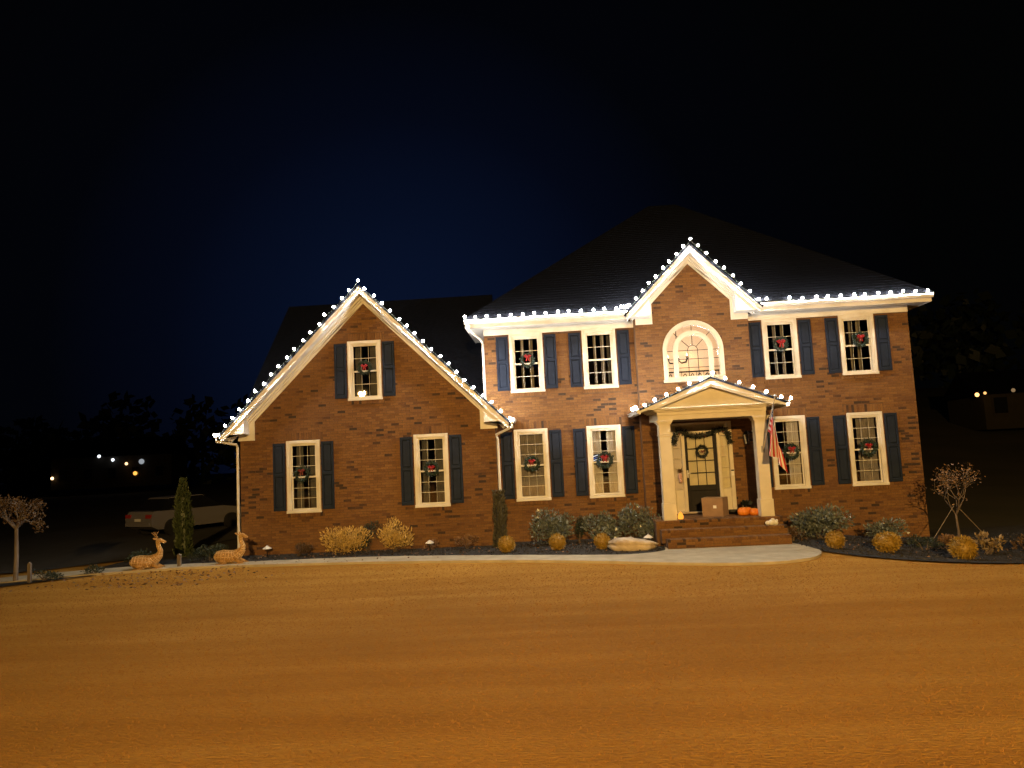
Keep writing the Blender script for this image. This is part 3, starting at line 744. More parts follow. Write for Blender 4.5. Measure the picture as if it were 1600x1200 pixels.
# ------------------------------------------------------------------ cornices
def slab(b, p, q, y0, y1, th, mi=0):
    """board in the XZ plane between p and q (upper edge), hanging th below, spanning y0..y1"""
    b.prism([p, q, (q[0], q[1]-th), (p[0], p[1]-th)], y0, y1, mi)
def gable(xc, za, half, yf, yb, wallY, inner_half, inner_apex_drop, end_bottom, name):
    """raked cornice of a 45 degree gable: fascia, soffit, frieze and boxed eave returns"""
    zt = za-half
    b = MB(); th = .165
    for s_ in (-1, 1):
        b.prism([(xc, za), (xc+s_*half, zt), (xc+s_*(half-.02), zt-th*.9), (xc, za-th*1.02)], yf, yf+.03)
        # crown strip
        b.prism([(xc, za+.015), (xc+s_*(half+.01), zt+.005), (xc+s_*(half+.01), zt-.04), (xc, za-.03)], yf-.03, yf)
        # soffit
        b.prism([(xc, za-th*.9), (xc+s_*(half-.1), zt-th*.9+.1), (xc+s_*(half-.1), zt-th*.9+.07), (xc, za-th*.9-.03)], yf+.03, wallY)
        # pale strips added under the soffit to catch light and cover its dark underside
        ka = za-th*.9-.032
        b.prism([(xc, ka), (xc+s_*(half-.12), ka-half+.12), (xc+s_*(half-.12), ka-half+.12-.06), (xc, ka-.06)], wallY-.17, wallY-.032)
        b.prism([(xc, ka-.062), (xc+s_*(half-.16), ka-.062-half+.16), (xc+s_*(half-.16), ka-half+.16-.115), (xc, ka-.115)], wallY-.09, wallY-.032)
    b.build('rake_board', 'white', house)
    for s_ in (-1, 1):
        b = MB(); bx = xc+s_*inner_half
        # boxed return
        b.prism([(xc+s_*(half-.02), zt-.12), (xc+s_*half*1., zt-.06), (xc+s_*(half-.64), zt-.06+.64-.1), (xc+s_*(half-.64), end_bottom), (xc+s_*(half-.06), end_bottom)], yf+.035, wallY); b.build('eave_return', 'white', house)
    # frieze boards flat on the brick
    b = MB(); fz = inner_apex_drop
    ia = fz      # apex of the brick triangle (inner)
    oa = za-.15
    for s_ in (-1, 1):
        ix = xc+s_*inner_half; izk = ia-inner_half
        b.prism([(xc, oa), (xc+s_*(oa-(zt-.1)), zt-.1), (xc+s_*(inner_half+.45), izk+.0), (ix, izk), (xc, ia)], wallY-.03, wallY-.004)
        b.prism([(ix, izk), (xc+s_*(inner_half+.45), izk), (xc+s_*(inner_half+.45), end_bottom-.17), (ix, end_bottom-.17)], wallY-.03, wallY-.004)
    b.build('frieze_board', 'trim', house)
gable(GC+.03, 6.42, 3.84, GY-.42, 3, GY, 3.06, 6.04, 2.64, 'wing')
gable(BC, 7.03, 1.75, BY-.40, 1, BY, 1.04, 6.64, 5.22, 'bay')
# main eaves
def eave(x0, x1, e0, e1):
    b = MB(); b.bevbox(x0 if x0 > -1 else MX0, x1 if x1 < 9 else MX1, -.035, -.004, 5.04, 5.215, .004); b.build('frieze_board', 'trim', house)
    b = MB(); b.box(e0, e1, -.46, .0, 5.215, 5.235); b.box(e0, e1, -.48, -.46, 5.20, 5.40)
    if e0 < MX0: b.box(e0, MX0, 0, 10.4, 5.215, 5.235); b.box(e0-.02, e0, -.48, 10.4, 5.20, 5.40)
    if e1 > MX1: b.box(MX1, e1, 0, 10.4, 5.215, 5.235); b.box(e1, e1+.02, -.48, 10.4, 5.20, 5.40)
    b.build('soffit', 'white', house)
    b = MB(); prof = [(-.48, 5.41), (-.48, 5.30), (-.56, 5.30), (-.60, 5.36), (-.605, 5.41), (-.59, 5.41), (-.585, 5.365), (-.555, 5.315), (-.495, 5.315), (-.495, 5.41)]
    b.prism(prof, e0-.03, e1+.03, axis='x'); b.build('gutter', 'white', house)
eave(-3, BX0+.0, -2.20, 2.19); eave(BX1, 10, 5.52, 10.02)
# wing side gutters
for x, s_ in ((GC-3.86, -1), (GC+3.9, 1)):
    b = MB(); b.prism([(x, 2.70), (x, 2.58), (x+s_*.10, 2.60), (x+s_*.13, 2.70)], GY-.45, 8.9); b.build('gutter', 'white', house)

# ------------------------------------------------------------------ roofs
def roof_slab(pts, th=.06):
    nrm_ = (Vector(pts[1])-Vector(pts[0])).cross(Vector(pts[2])-Vector(pts[0])).normalized()
    if nrm_.z < 0: nrm_ = -nrm_
    b = MB(); n_ = len(pts); a = [Vector(p) for p in pts]; c = [p+nrm_*th for p in a]
    b.add(a+c, [tuple(range(n_)), tuple(range(2*n_-1, n_-1, -1))]+[(i, (i+1) % n_, (i+1) % n_+n_, i+n_) for i in range(n_)]); return b
def courses(b, A, B, C, D, n):
    """overlapping shingle courses from eave edge A-B up to C-D (A below D, B below C); steps give each its butt edge"""
    A, B, C, D = map(Vector, (A, B, C, D)); nn = (B-A).cross(D-A).normalized()
    if nn.z < 0: nn = -nn
    for i in range(n):
        u, w = i/n, (i+1.15)/n; w = min(w, 1)
        p = [A.lerp(D, u), B.lerp(C, u), B.lerp(C, w), A.lerp(D, w)]
        vs = [p[0]+nn*.076, p[1]+nn*.076, p[2]+nn*.066, p[3]+nn*.066, p[0]+nn*.055, p[1]+nn*.055]
        b.add(vs, [(0, 1, 2, 3), (4, 5, 1, 0)])
E0, E1, EZ = -2.22, 10.04, 5.40
rz, ry, ra, rb_ = 10.0, 5.0, 3.7, 4.6
b = MB()
ZN = EZ+(rz-EZ)*(.67/(ry+.52)); UN = .67/(ry+.52)
XL, XR = E0+(ra-E0)*UN, E1+(rb_-E1)*UN
for pts in (((XL, .15, ZN), (XR, .15, ZN), (rb_, ry, rz), (ra, ry, rz)), ((E0, -.52, EZ), (2.55, -.52, EZ), (2.55, .15, ZN), (XL, .15, ZN)), ((5.15, -.52, EZ), (E1, -.52, EZ), (XR, .15, ZN), (5.15, .15, ZN)), ((E1, -.52, EZ), (E1, 10.5, EZ), (rb_, ry, rz)), ((E1, 10.5, EZ), (E0, 10.5, EZ), (ra, ry, rz), (rb_, ry, rz)), ((E0, 10.5, EZ), (E0, -.52, EZ), (ra, ry, rz))):
    s_ = roof_slab(pts); b.add(s_.v, s_.f)
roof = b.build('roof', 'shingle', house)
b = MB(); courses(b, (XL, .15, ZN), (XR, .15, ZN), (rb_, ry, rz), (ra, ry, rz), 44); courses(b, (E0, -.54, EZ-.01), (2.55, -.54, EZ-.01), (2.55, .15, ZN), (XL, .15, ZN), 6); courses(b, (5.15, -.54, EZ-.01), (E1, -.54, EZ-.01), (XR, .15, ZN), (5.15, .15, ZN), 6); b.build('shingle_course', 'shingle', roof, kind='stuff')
# bay roof
b = MB()
for s_ in (-1, 1):
    q = roof_slab([(BC, BY-.44, 7.03), (BC+s_*1.77, BY-.44, 5.26), (BC+s_*1.77, 1.0, 5.26), (BC, 1.7, 7.03)], .05); b.add(q.v, q.f)
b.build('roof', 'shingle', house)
# wing roofs
b = MB()
for s_ in (-1, 1):
    q = roof_slab([(GC+.03, GY-.46, 6.42), (GC+.03+s_*3.86, GY-.46, 2.56), (GC+.03+s_*3.86, 1., 2.56), (GC+.03, 3.8, 6.42)], .05); b.add(q.v, q.f)
for s_, ye in ((-1, -.35), (1, 8.95)):
    q = roof_slab([(-8.75, ye, 2.6), (-1.8, ye, 2.6), (-1.8, 4.3, 7.1), (-8.75, 4.3, 7.1)], .05); b.add(q.v, q.f)
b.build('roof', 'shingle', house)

# ------------------------------------------------------------------ downspouts
def spout(path, m='white'):
    b = MB(); b.tube(path, .036, 6); o = b.build('downspout', m, house); return o
spout([(-2.12, -.53, 5.30), (-2.12, -.53, 5.14), (-1.84, -.07, 4.93), (-1.80, -.05, 4.80), (-1.80, -.05, 2.0)])
spout([(GC+3.95, GY-.40, 2.60), (GC+3.95, GY-.40, 2.47), (-1.50, GY-.09, 2.30), (-1.47, GY-.06, 2.18), (-1.47, GY-.06, -.45)])
spout([(GC-3.92, GY-.40, 2.58), (GC-3.92, GY-.38, 2.48), (-8.52, GY-.08, 2.38), (-8.50, GY-.06, 2.30), (-8.50, GY-.06, -.45)], 'trim')
#spout([(9.66, -.50, 5.30), (9.66, -.47, 5.16), (9.68, -.02, 4.98), (9.68, .05, 4.8), (9.68, .05, -.8)], 'trim')

# ------------------------------------------------------------------ porch
PY = -1.78
b = MB()
b.box(2.335, 5.295, PY-.265, BY, -.18, -.03); pf = b.build('porch_floor', 'mortar', house)
st_items = []
def tread(x0, x1, yf, yb, zt, parent):
    """rowlock nosing bricks seen on edge, plus riser bricks"""
    n_ = int((x1-x0)/PZ); w = (x1-x0)/n_
    for i in range(n_): st_items.append((parent, x0+i*w+.004, x0+(i+1)*w-.004, yf, yb, zt-.095, zt, 'nose'))
steps = MB()
step_def = [(2.33, 5.30, PY-.28, -1.0, 0.), (2.40, 5.28, PY-.62, PY-.28, -.18), (2.48, 5.26, PY-.96, PY-.62, -.36)]
sb = MB()
for x0_, x1_, yf, yb, zt in step_def[1:]: sb.box(x0_, x1_, yf+.01, PY-.29, zt-.3, zt-.01)
sb.box(2.33, 5.30, PY-.27, BY, -.7, -.185)
stp = sb.build('front_steps', 'mortar', house, label='three brick steps up to the front porch')
ind = 0
for k, (x0_, x1_, yf, yb, zt) in enumerate(step_def):
    par = stp
    n_ = int((x1_-x0_)/PZ); w = (x1_-x0_)/n_
    rest_ = MB()
    for i in range(n_):      # nosing
        xa, xb = x0_+i*w+.004, x0_+(i+1)*w-.004
        dz_ = random.uniform(-.002, .002)
        if k == 2 or k == 1:
            if ind < STEP_BRICKS:
                o = MB().bevbox(xa, xb, yf-.012, yf+.19, zt-.06, zt+dz_, .005).build('brick', 'brick', par); ind += 1; continue
        rest_.bevbox(xa, xb, yf-.012, yf+.19, zt-.06, zt+dz_, .005)
    # riser stretchers under the nosing and paving behind it
    x = x0_
    while x < x1_-.03:
        xb = min(x+BR_L, x1_); rest_.bevbox(x, xb, yf, yf+.02, zt-.128, zt-.070, .004)
        rest_.bevbox(x, xb, yf, yf+.02, zt-.190, zt-.138, .004); x += PX
    y = yf+.20
    while y < yb-.03:
        x = x0_
        while x < x1_-.03:
            xb = min(x+BR_L, x1_); rest_.box(x, xb, y, min(y+.09, yb), zt-.02, zt+random.uniform(-.002, .002)); x += PX
        y += .10
    rest_.build('brickwork', 'brick', stp, kind='stuff')
# columns: square, with plinth and necking
def column(x):
    b = MB(); h = .14
    def ring(w, z0, z1): b.box(x-w, x+w, PY-w, PY+w, z0, z1)
    ring(h+.015, 0.0, .40); ring(h-.006, .403, 2.02); ring(h+.008, 2.023, 2.06); ring(h-.002, 2.063, 2.30); 
    for i, (w, z0, z1) in enumerate(((h+.02, 2.30, 2.335), (h+.045, 2.338, 2.37), (h+.065, 2.373, 2.40))): ring(w, z0, z1)
    return b.build('column', 'porch', house)
column(2.70); column(5.00)
# pilasters against the wall
for x in (2.62, 5.10):
    pass
# entablature
b = MB(); ex0, ex1, ey = 2.55, 5.15, PY-.15
b.bevbox(ex0, ex1, ey, ey+.30, 2.403, 2.52, .004); b.bevbox(ex0-.01, ex1+.01, ey-.015, ey+.31, 2.523, 2.60, .004)
for xa, xb in ((ex0, ex0+.30), (ex1-.30, ex1)): b.box(xa, xb, ey+.31, BY-.005, 2.403, 2.60)
for i, (o_, za, zb) in enumerate(((.06, 2.602, 2.63), (.11, 2.633, 2.665), (.17, 2.668, 2.70))):
    b.bevbox(ex0-o_, ex1+o_, ey-o_, BY-.006, za, zb, .006)
b.build('entablature', 'porch', house)
MB().box(ex0+.30, ex1-.30, ey+.31, BY-.005, 2.41, 2.43).build('porch_ceiling', 'curt_g', house)
# pediment
PH, PA = 1.72, 3.345; PE = 2.66
b = MB(); b.prism([(BC-1.35, 2.70), (BC+1.35, 2.70), (BC, 2.70+.53)], ey+.02, ey+.05); b.build('tympanum', 'porch', house)
b = MB(); sl = (PA-PE)/PH
for s_ in (-1, 1):
    b.prism([(BC, PA), (BC+s_*PH, PE), (BC+s_*PH, PE-.05), (BC, PA-.14)], ey-.22, ey-.19)
    b.prism([(BC, PA-.03), (BC+s_*(PH-.1), PE+.01), (BC+s_*(PH-.32), PE+.0), (BC, PA-.19)], ey-.187, ey-.12)
    b.prism([(BC, PA-.05), (BC+s_*(PH-.1), PE-.01), (BC+s_*(PH-.1), PE-.03), (BC, PA-.07)], ey-.19, BY)
b.build('rake_board', 'white', house)
b = MB()
for s_ in (-1, 1):
    q = roof_slab([(BC, ey-.26, PA), (BC+s_*(PH+.02), ey-.26, PE), (BC+s_*(PH+.02), -.0, PE), (BC, BY, PA)], .04); b.add(q.v, q.f)
b.build('roof', 'shingle', house)
for s_ in (-1, 1):
    x = BC+s_*(PH+.0); b = MB(); b.prism([(x, PE+.02), (x, PE-.09), (x+s_*.08, PE-.07), (x+s_*.11, PE+.02)], ey-.2, -.03); b.build('gutter', 'white', house)
# wall lantern
b = MB(); lx, ly, lz = 5.03, BY-.13, 1.72
b.box(lx-.04, lx+.04, BY-.02, BY, lz+.08, lz+.30); b.tube([(lx, BY-.02, lz+.22), (lx, ly, lz+.36), (lx, ly, lz+.32)], .010, 6)
b.lathe([(.10, .26), (.05, .33), (.015, .36)], (lx, ly, lz-.0), 4); b.lathe([(.06, 0), (.07, .02)], (lx, ly, lz), 4)
for k in range(4):
    a = k*PI/2; b.tube([(lx+.06*math.cos(a), ly+.06*math.sin(a), lz), (lx+.09*math.cos(a), ly+.09*math.sin(a), lz+.27)], .007, 4)
lan = b.build('wall_lantern', 'iron', house); MB().lathe([(.05, .02), (.078, .255)], (lx, ly, lz), 4).build('lantern_glass', 'clear', lan)

# ------------------------------------------------------------------ roof light strings
bulb_mb = MB(); bulb_mb.ball((0, 0, .058), .031, 8, 6, (1, 1, 1.05)); bulb_me = bulb_mb.build('bulb', 'bulb', smooth=True); BM = bulb_me.data; bpy.data.objects.remove(bulb_me)
sock_mb = MB(); sock_mb.lathe([(.018, -.005), (.020, .03), (.014, .035)], n=6); sm_ = sock_mb.build('socket', 'socket'); SM = sm_.data; bpy.data.objects.remove(sm_)
def light_string(pts, label):
    o = thing('light_string', label, 'string lights', pts[0], group='white bulb strings along the roof edges')
    p0 = Vector(pts[0]); path = []
    for i, p in enumerate(pts):
        p = Vector(p)-p0; path.append(p)
        if i < len(pts)-1: path.append((p+Vector(pts[i+1])-p0)/2-Vector((0, 0, .012)))
    b = MB(); b.tube(path, .006, 4); b.build('cord', 'cord', o)
    for p in pts:
        q = bpy.data.objects.new('bulb', BM); COL.objects.link(q); q.parent = o; q.location = Vector(p)-p0
        q.rotation_euler = (random.uniform(-.35, .15), random.uniform(-.3, .3), 0)
        s_ = bpy.data.objects.new('socket', SM); COL.objects.link(s_); s_.parent = q
def along(a, c, n, j=.022, skip0=False):
    a, c = Vector(a), Vector(c)
    return [tuple(a.lerp(c, i/(n-1))+Vector((random.uniform(-j, j), random.uniform(-j, j), random.uniform(-j, j)))) for i in range(1 if skip0 else 0, n)]
gx = GC+.03; yb_ = GY-.50
light_string(along((gx-3.90, yb_, 2.60), (gx-.02, yb_, 6.50), 19), 'white bulb string up the left rake of the left wing gable')
light_string(along((gx+.20, yb_, 6.29), (gx+3.85, yb_, 2.64), 18), 'white bulb string down the right rake of the left wing gable')
light_string(along((-2.22, -.67, 5.41), (1.85, -.67, 5.41), 14)+along((1.95, -.66, 5.45), (2.12, -.68, 5.47), 3), 'white bulb string along the main eave left of the central gable')
light_string(along((BC-1.68, BY-.50, 5.44), (BC+.03, BY-.50, 7.13), 10)+along((BC+.03, BY-.50, 7.13), (BC+1.66, BY-.50, 5.43), 9, skip0=True), 'white bulb string over both rakes of the central gable')
light_string(along((5.62, -.6, 5.44), (5.78, -.58, 5.44), 2)+along((6.38, -.67, 5.41), (9.90, -.67, 5.41), 12), 'white bulb string along the eave right of the central gable')
py_ = ey-.30
light_string([(BC-PH-.07, -1.0, PE+.05), (BC-PH-.07, -1.25, PE+.05), (BC-PH-.07, -1.5, PE+.05), (BC-PH-.06, -1.75, PE+.05)]+along((BC-PH+.08, py_, PE+.08), (BC, py_, PA+.06), 7)+along((BC, py_, PA+.06), (BC+PH-.12, py_, PE+.10), 6, skip0=True)+[(BC+PH+.10, py_+.05, PE+.05)], 'white bulb string over the small porch pediment')

# ------------------------------------------------------------------ wreaths
def wreath(parent_none, x, y, z, R, label, bow='red', n=420, m='wreath', bowz=.0, bows=1.):
    o = thing('wreath', label, 'wreath', (x, y, z), group='round wreaths')
    b = MB()
    for i in range(n):
        a = random.uniform(0, 2*PI); r = R*(1+random.gauss(0, .12)); q = random.gauss(0, .02)
        p = Vector((r*math.cos(a), q-.02, r*math.sin(a)))
        d = Vector((math.cos(a+1.2)+random.gauss(0, .5), random.gauss(-.3, .5), math.sin(a+1.2)+random.gauss(0, .5)))
        b.leaf(p, d, random.uniform(.05, .085)*R/.15, .3)
    b.tube([(R*math.cos(2*PI*k/20), 0, R*math.sin(2*PI*k/20)) for k in range(21)], R*.16, 6)
    b.build('foliage', m, o)
    b = MB(); s_ = .066*bows
    for sg in (-1, 1):
        b.tube([(0, -.05, bowz), (sg*s_*.6, -.075, bowz+s_*.55), (sg*s_*1.15, -.06, bowz+s_*.25), (sg*s_*.7, -.05, bowz-s_*.2), (0, -.05, bowz)], [s_*.15, s_*.32, s_*.4, s_*.3, s_*.15], 6)
        b.prism([(sg*s_*.0, bowz), (sg*s_*.35, bowz-.02), (sg*s_*.75, bowz-s_*1.7), (sg*s_*.35, bowz-s_*1.6)], -.065, -.055)
    b.ball((0, -.08, bowz), s_*.28); b.build('bow', bow, o)
    return o
W_ = lambda w, x=0, z=0: (w[0]+x, w[1]-.075, (w[2]+w[3])/2+z)
def wr(w, dx, dz, R, label, **k):
    x, y, z = W_(w, dx, dz); wreath(None, x, y, z, R, label, **k)
wr(WIN_A[0], .02, .06, .15, 'wreath with red bow on the attic window of the left gable', bowz=.03)
wr(WIN_G[0], -.02, .06, .16, 'dark wreath with dull red bow on the leftmost ground floor window', bow='dimred', bowz=.08)
wr(WIN_G[1], .01, .04, .15, 'wreath with red bow on the ground floor window right in the left wing', bowz=.03)
wr(WIN_UP[0], .03, .06, .15, 'wreath with red bow on the upper window nearest the left wing', bowz=.09, bows=1.1)
wr(WIN_UP[2], -.02, .12, .15, 'wreath with large red bow on the upper window just right of the central gable', bowz=.04, bows=1.3)
wr(WIN_UP[3], .04, .12, .16, 'wreath with red bow on the rightmost upper window', bowz=.06, bows=1.1)
wr(WIN_LO[0], -.01, .02, .16, 'round dark wreath with red bow on the grey curtained lower window beside the downspout', bowz=.07, bows=1.0)
wr(WIN_LO[1], -.02, .03, .17, 'wreath with bright red bow on the lower window left of the porch', bowz=.07, bows=1.15)
wr(WIN_LO[2], .02, .02, .16, 'wreath with red bow partly behind the flag, right of the porch', bowz=.07, bows=1.1)
wr(WIN_LO[3], .0, .02, .17, 'wreath with red bow on the rightmost lower window', bowz=.06, bows=1.0)
wreath(None, 3.87, BY-.05, 1.60, .125, 'small black wreath with tiny orange sprig on the glazed front door', bow='dimred', m='garland', bowz=.0, bows=.55)
# garland
gr = thing('garland', 'dark evergreen garland draped across the top of the front door', 'garland', (3.85, BY-.06, 2.05))
b = MB(); gp_ = smooth_line([(-.70, 0, -.20), (-.66, 0, -.02), (-.52, 0, .10), (-.36, 0, .02), (-.12, 0, -.05), (.10, 0, -.03), (.32, 0, .03), (.50, 0, .10), (.66, 0, .06), (.73, 0, -.08), (.76, 0, -.26)], 6)
b.tube(gp_, .03, 6)
for i in range(1500):
    p = Vector(random.choice(gp_))+Vector([random.gauss(0, .025) for _ in range(3)]); b.leaf(p, [random.gauss(0, 1) for _ in range(3)], random.uniform(.05, .11), .25)
b.build('foliage', 'garland', gr)
for p in ((-.55, .02), (.1, -.06), (.58, .04)):
    b = MB(); b.ball((p[0], -.05, p[1]), .018); b.build('berry', 'dimred', gr)

# glowing blue and white lines added behind the window left of the porch
o = thing('glowing_patch', 'glowing blue and white patch behind the wreath in the window left of the porch', 'screen', (1.13, .13, 1.52))
b = MB(); b.box(-.10, .16, .03, .05, -.14, .14); b.build('case', 'iron', o)
em_b = emis('patch_blue', (.10, .22, .75), 1.1); em_w = emis('patch_white', (.75, .85, 1.), 1.5)
for k in range(4):
    z = .09-.055*k; b = MB(); b.prism([(-.09, z-.03), (.10, z+.03), (.10, z+.047), (-.09, z-.010)], .022, .029); b.build('bright_line', em_w if k % 2 == 0 else em_b, o)

# ------------------------------------------------------------------ flag on the right column
fl = thing('flag', 'striped flag with blue starred corner hanging from a pole on the right porch column', 'flag', (5.0, PY-.16, 1.58))
P0 = Vector((0, -.02, .0)); P1 = Vector((.08, -1.06, 1.22))
b = MB(); b.tube([P0, P1], .013, 8); b.build('pole', 'stone', fl)
b = MB(); b.ball(P1, .032); b.build('finial', 'rim', fl)
b = MB(); b.box(-.035, .035, -.01, .012, -.07, .09); b.tube([(0, 0, -.01), (0, -.05, .05)], .022, 8); b.build('bracket', 'rim', fl)
Lf, Hf = 1.32, .80
def fp(u, v):
    # v 0 at the pole tip edge .. 1 lower hoist ; u along the fly, cloth falls in folds
    t_ = .97-v*.62*(1-.0*u)
    hoist = P0.lerp(P1, t_)
    k = sm(u*1.7)
    drop = u*Lf*.93
    xg = .07+.28*(v-.5)*(.5+u)+.12*u+.04*math.sin(v*11+u*2.5)*min(1, u*3)
    yg = -.84+.16*(v-.5)+.07*math.cos(v*9+u*1.5)*min(1, u*3)
    zg = P1.z-.12-drop-.12*v
    xg += -.16*u+.03; x = hoist.x*(1-k)+xg*k; y = hoist.y*(1-k)+yg*k; z = hoist.z*(1-k)+zg*k-(.0)
    z = min(z, hoist.z-drop*.8*k)
    return Vector((x, y, z))
nu, nv = 30, 26
b = MB(); b.v = [tuple(fp(i/nu, j/nv)) for j in range(nv+1) for i in range(nu+1)]
for j in range(nv):
    for i in range(nu):
        b.f.append((j*(nu+1)+i, j*(nu+1)+i+1, (j+1)*(nu+1)+i+1, (j+1)*(nu+1)+i))
        b.mi.append(2 if (j < 14 and i < 12) else ((j//2) % 2))
b.build('cloth', ['flagred', 'flagwhite', 'navy'], fl, smooth=True)
b = MB()
for r in range(9):
    for c in range(6 if r % 2 == 0 else 5):
        u0 = (.035+(c+(0 if r % 2 == 0 else .5))*.066); v0 = (r+.8)*.0565
        for off in (.004, -.004):
            ctr = fp(u0, v0); du = (fp(u0+.01, v0)-ctr); dv = (fp(u0, v0+.01)-ctr)
            if du.length < 1e-6 or dv.length < 1e-6: continue
            nn = du.cross(dv)
            if nn.length < 1e-9: continue
            nn.normalize()
            vs = [ctr+nn*off]
            for k in range(10):
                a = k*PI/5; rr = .017 if k % 2 == 0 else .007
                vs.append(ctr+nn*off+du.normalized()*rr*math.cos(a)+dv.normalized()*rr*math.sin(a))
            b.add(vs, [(0, k+1, (k+1) % 10+1) for k in range(10)])
b.build('stars', 'flagwhite', fl)

# ------------------------------------------------------------------ things on the porch
bx = thing('cardboard_box', 'large brown cardboard box on the porch in front of the door', 'box', (3.92, -1.22, 0), math.radians(-28))
b = MB(); b.bevbox(-.26, .26, -.24, .24, 0, .45, .004); b.build('carton', 'card', bx)
b = MB(); b.box(-.262, .262, -.03, .03, .451, .453); b.box(-.2615, -.2602, -.03, .03, .33, .451); b.build('tape_strip', 'tape', bx)
b = MB(); b.box(.02, .10, -.2425, -.2405, .20, .27); b.build('label_sticker', 'paper', bx)
def pumpkin(x, y, r, label, z=0.):
    o = thing('pumpkin', label, 'pumpkin', (x, y, z), random.uniform(0, 3), group='orange pumpkins on the porch')
    pr = [(r*.25, .012), (r*.6, .0), (r*.93, r*.22), (r*1.05, r*.62), (r*.98, r*1.05), (r*.7, r*1.4), (r*.35, r*1.5), (r*.12, r*1.42)]
    b = MB(); b.lathe(pr, n=48, ribs=12, amp=.05); b.build('rind', 'pumpkin', o, smooth=True)
    b = MB(); b.tube([(0, 0, r*1.38), (r*.05, 0, r*1.6), (r*.2, 0, r*1.78)], [r*.14, r*.09, r*.1], 6); b.build('stalk', 'stem', o)
pumpkin(4.53, -1.52, .135, 'left and larger of the pumpkins beside the right porch column')
pumpkin(4.77, -1.58, .115, 'smaller pumpkin touching the right porch column')
pumpkin(4.68, -1.28, .12, 'pumpkin at the back of the group, mostly hidden by the other two')
cd = thing('glowing_lantern', 'small orange glowing lantern at the foot of the left porch column', 'lantern', (2.95, -1.86, 0))
MB().lathe([(.045, 0), (.062, .02), (.070, .06), (.066, .10), (.045, .145), (.018, .175), (.006, .19)], n=12).build('glow_shade', 'candle', cd, smooth=True)
MB().lathe([(.055, -.0), (.055, .018)], n=12).build('base', 'iron', cd)
l3 = bpy.data.lights.new('lantern_light', 'POINT'); l3.energy = 1.1; l3.color = (1, .45, .08); l3.shadow_soft_size = .05
lo = bpy.data.objects.new('lantern_light', l3); COL.objects.link(lo); lo.parent = cd; lo.location = (0.02, -.12, .16)
pot = MB(); pot.lathe([(.14, .0), (.21, .03), (.235, .09), (.22, .10), (.19, .06), (.12, .04)], n=20)
o = pot.build('shallow_bowl', 'iron', smooth=True, loc=(4.42, -.95, 0)); o.scale = (1, .7, 1); tag(o, 'low black oval bowl on the porch behind the pumpkins', 'bowl')
b = MB(); b.lathe([(.09, 0), (.10, .1), (.12, .19), (.11, .20), (.09, .12)], n=14); o = thing('potted_plant', 'small dark potted plant behind the pumpkins', 'plant', (4.78, -.85, 0)); b.build('pot', 'iron', o)
b = MB()
for i in range(120): b.leaf((random.gauss(0, .05), random.gauss(0, .05), .2), (random.gauss(0, .6), random.gauss(0, .6), 1), random.uniform(.08, .16), .35)
b.build('foliage', 'garland', o)
# pale lumpy bundle on a step
b = MB()
for i, (x, y, z, r) in enumerate(((0, 0, .06, .08), (.09, .01, .05, .07), (-.08, .02, .05, .06), (.03, -.01, .12, .05), (.12, 0, .1, .035))): b.ball((x, y, z), r, 10, 7, (1, .8, .85))
o = b.build('cloth_bundle', 'paper', loc=(4.98, PY-.45, -.18), smooth=True); tag(o, 'small crumpled white bundle on the right end of the steps', 'bundle')
# hanging pink ornament by the left sidelight
o = thing('door_ornament', 'pale pink hanging ornament below a dark bow, left of the front door', 'ornament', (3.26, BY-.05, 1.02))
b = MB(); b.ball((0, 0, -.05), .06, 10, 8, (.9, .5, 1.7)); b.ball((.015, -.01, -.17), .05, 10, 8, (.9, .6, 1.)); b.build('figure', mat('pink_cloth', (.62, .42, .36), .7, (.5, .3, .25), 25), o, smooth=True)
b = MB()
for i in range(60): b.leaf((random.gauss(0, .02), -.02, .1+random.gauss(0, .02)), [random.gauss(0, 1) for _ in range(3)], .06, .3)
b.build('sprig', 'brownleaf', o)

# ------------------------------------------------------------------ planting
def lumps(n, rx, ry, rz_):
    return [(Vector((random.uniform(-.62, .62)*rx, random.uniform(-.6, .6)*ry, (random.uniform(.25, .8))*rz_)), random.uniform(.32, .55)) for _ in range(n)]
def shrub(name, label, cat, x, y, w, d, h, m, leaf=.06, n=1500, group=None, spiky=False, wd=.45, stems=5):
    z = T(x, y)+.02
    o = thing(name, label, cat, (x, y, z), group=group)
    b = MB(); L = lumps(max(5, int(9*w)), w/2, d/2, h)
    for i in range(n):
        c, s_ = random.choice(L)
        v = Vector([random.gauss(0, 1) for _ in range(3)]).normalized()*(random.random()**.35)
        p = c+Vector((v.x*w/2*s_, v.y*d/2*s_, v.z*h*s_*.62)); p.z = max(.02, min(h*1.04, p.z))
        dr = v+Vector((0, 0, .5 if not spiky else 1.0))+Vector([random.gauss(0, .45) for _ in range(3)])
        b.leaf(p, dr, leaf*random.uniform(.6, 1.3), wd)
    b.build('foliage', m, o)
    b = MB()
    for k in range(stems):
        c, s_ = random.choice(L); b.tube([(random.gauss(0, .03), random.gauss(0, .03), -.03), c*.55, c], [.014, .010, .005], 5)
    b.build('stem', 'bark', o)
    return o
shrub('golden_shrub', 'wide golden yellow shrub below the leftmost ground floor window', 'shrub', -5.55, -1.05, 1.5, .8, .70, 'gold', .075, 2300, group='golden shrubs along the wing', spiky=True, wd=.3)
shrub('golden_shrub', 'taller golden yellow shrub below the second wing window', 'shrub', -4.22, -.95, .95, .8, .82, 'gold', .075, 1700, group='golden shrubs along the wing', spiky=True, wd=.3)
shrub('evergreen_shrub', 'dark green shrub between the two golden shrubs', 'shrub', -4.95, -.80, .7, .5, .75, 'darkgreen', .05, 1200)
shrub('brown_shrub', 'low brown shrub at the left end of the wing wall', 'shrub', -6.75, -1.0, .8, .6, .38, 'brownleaf', .05, 900)
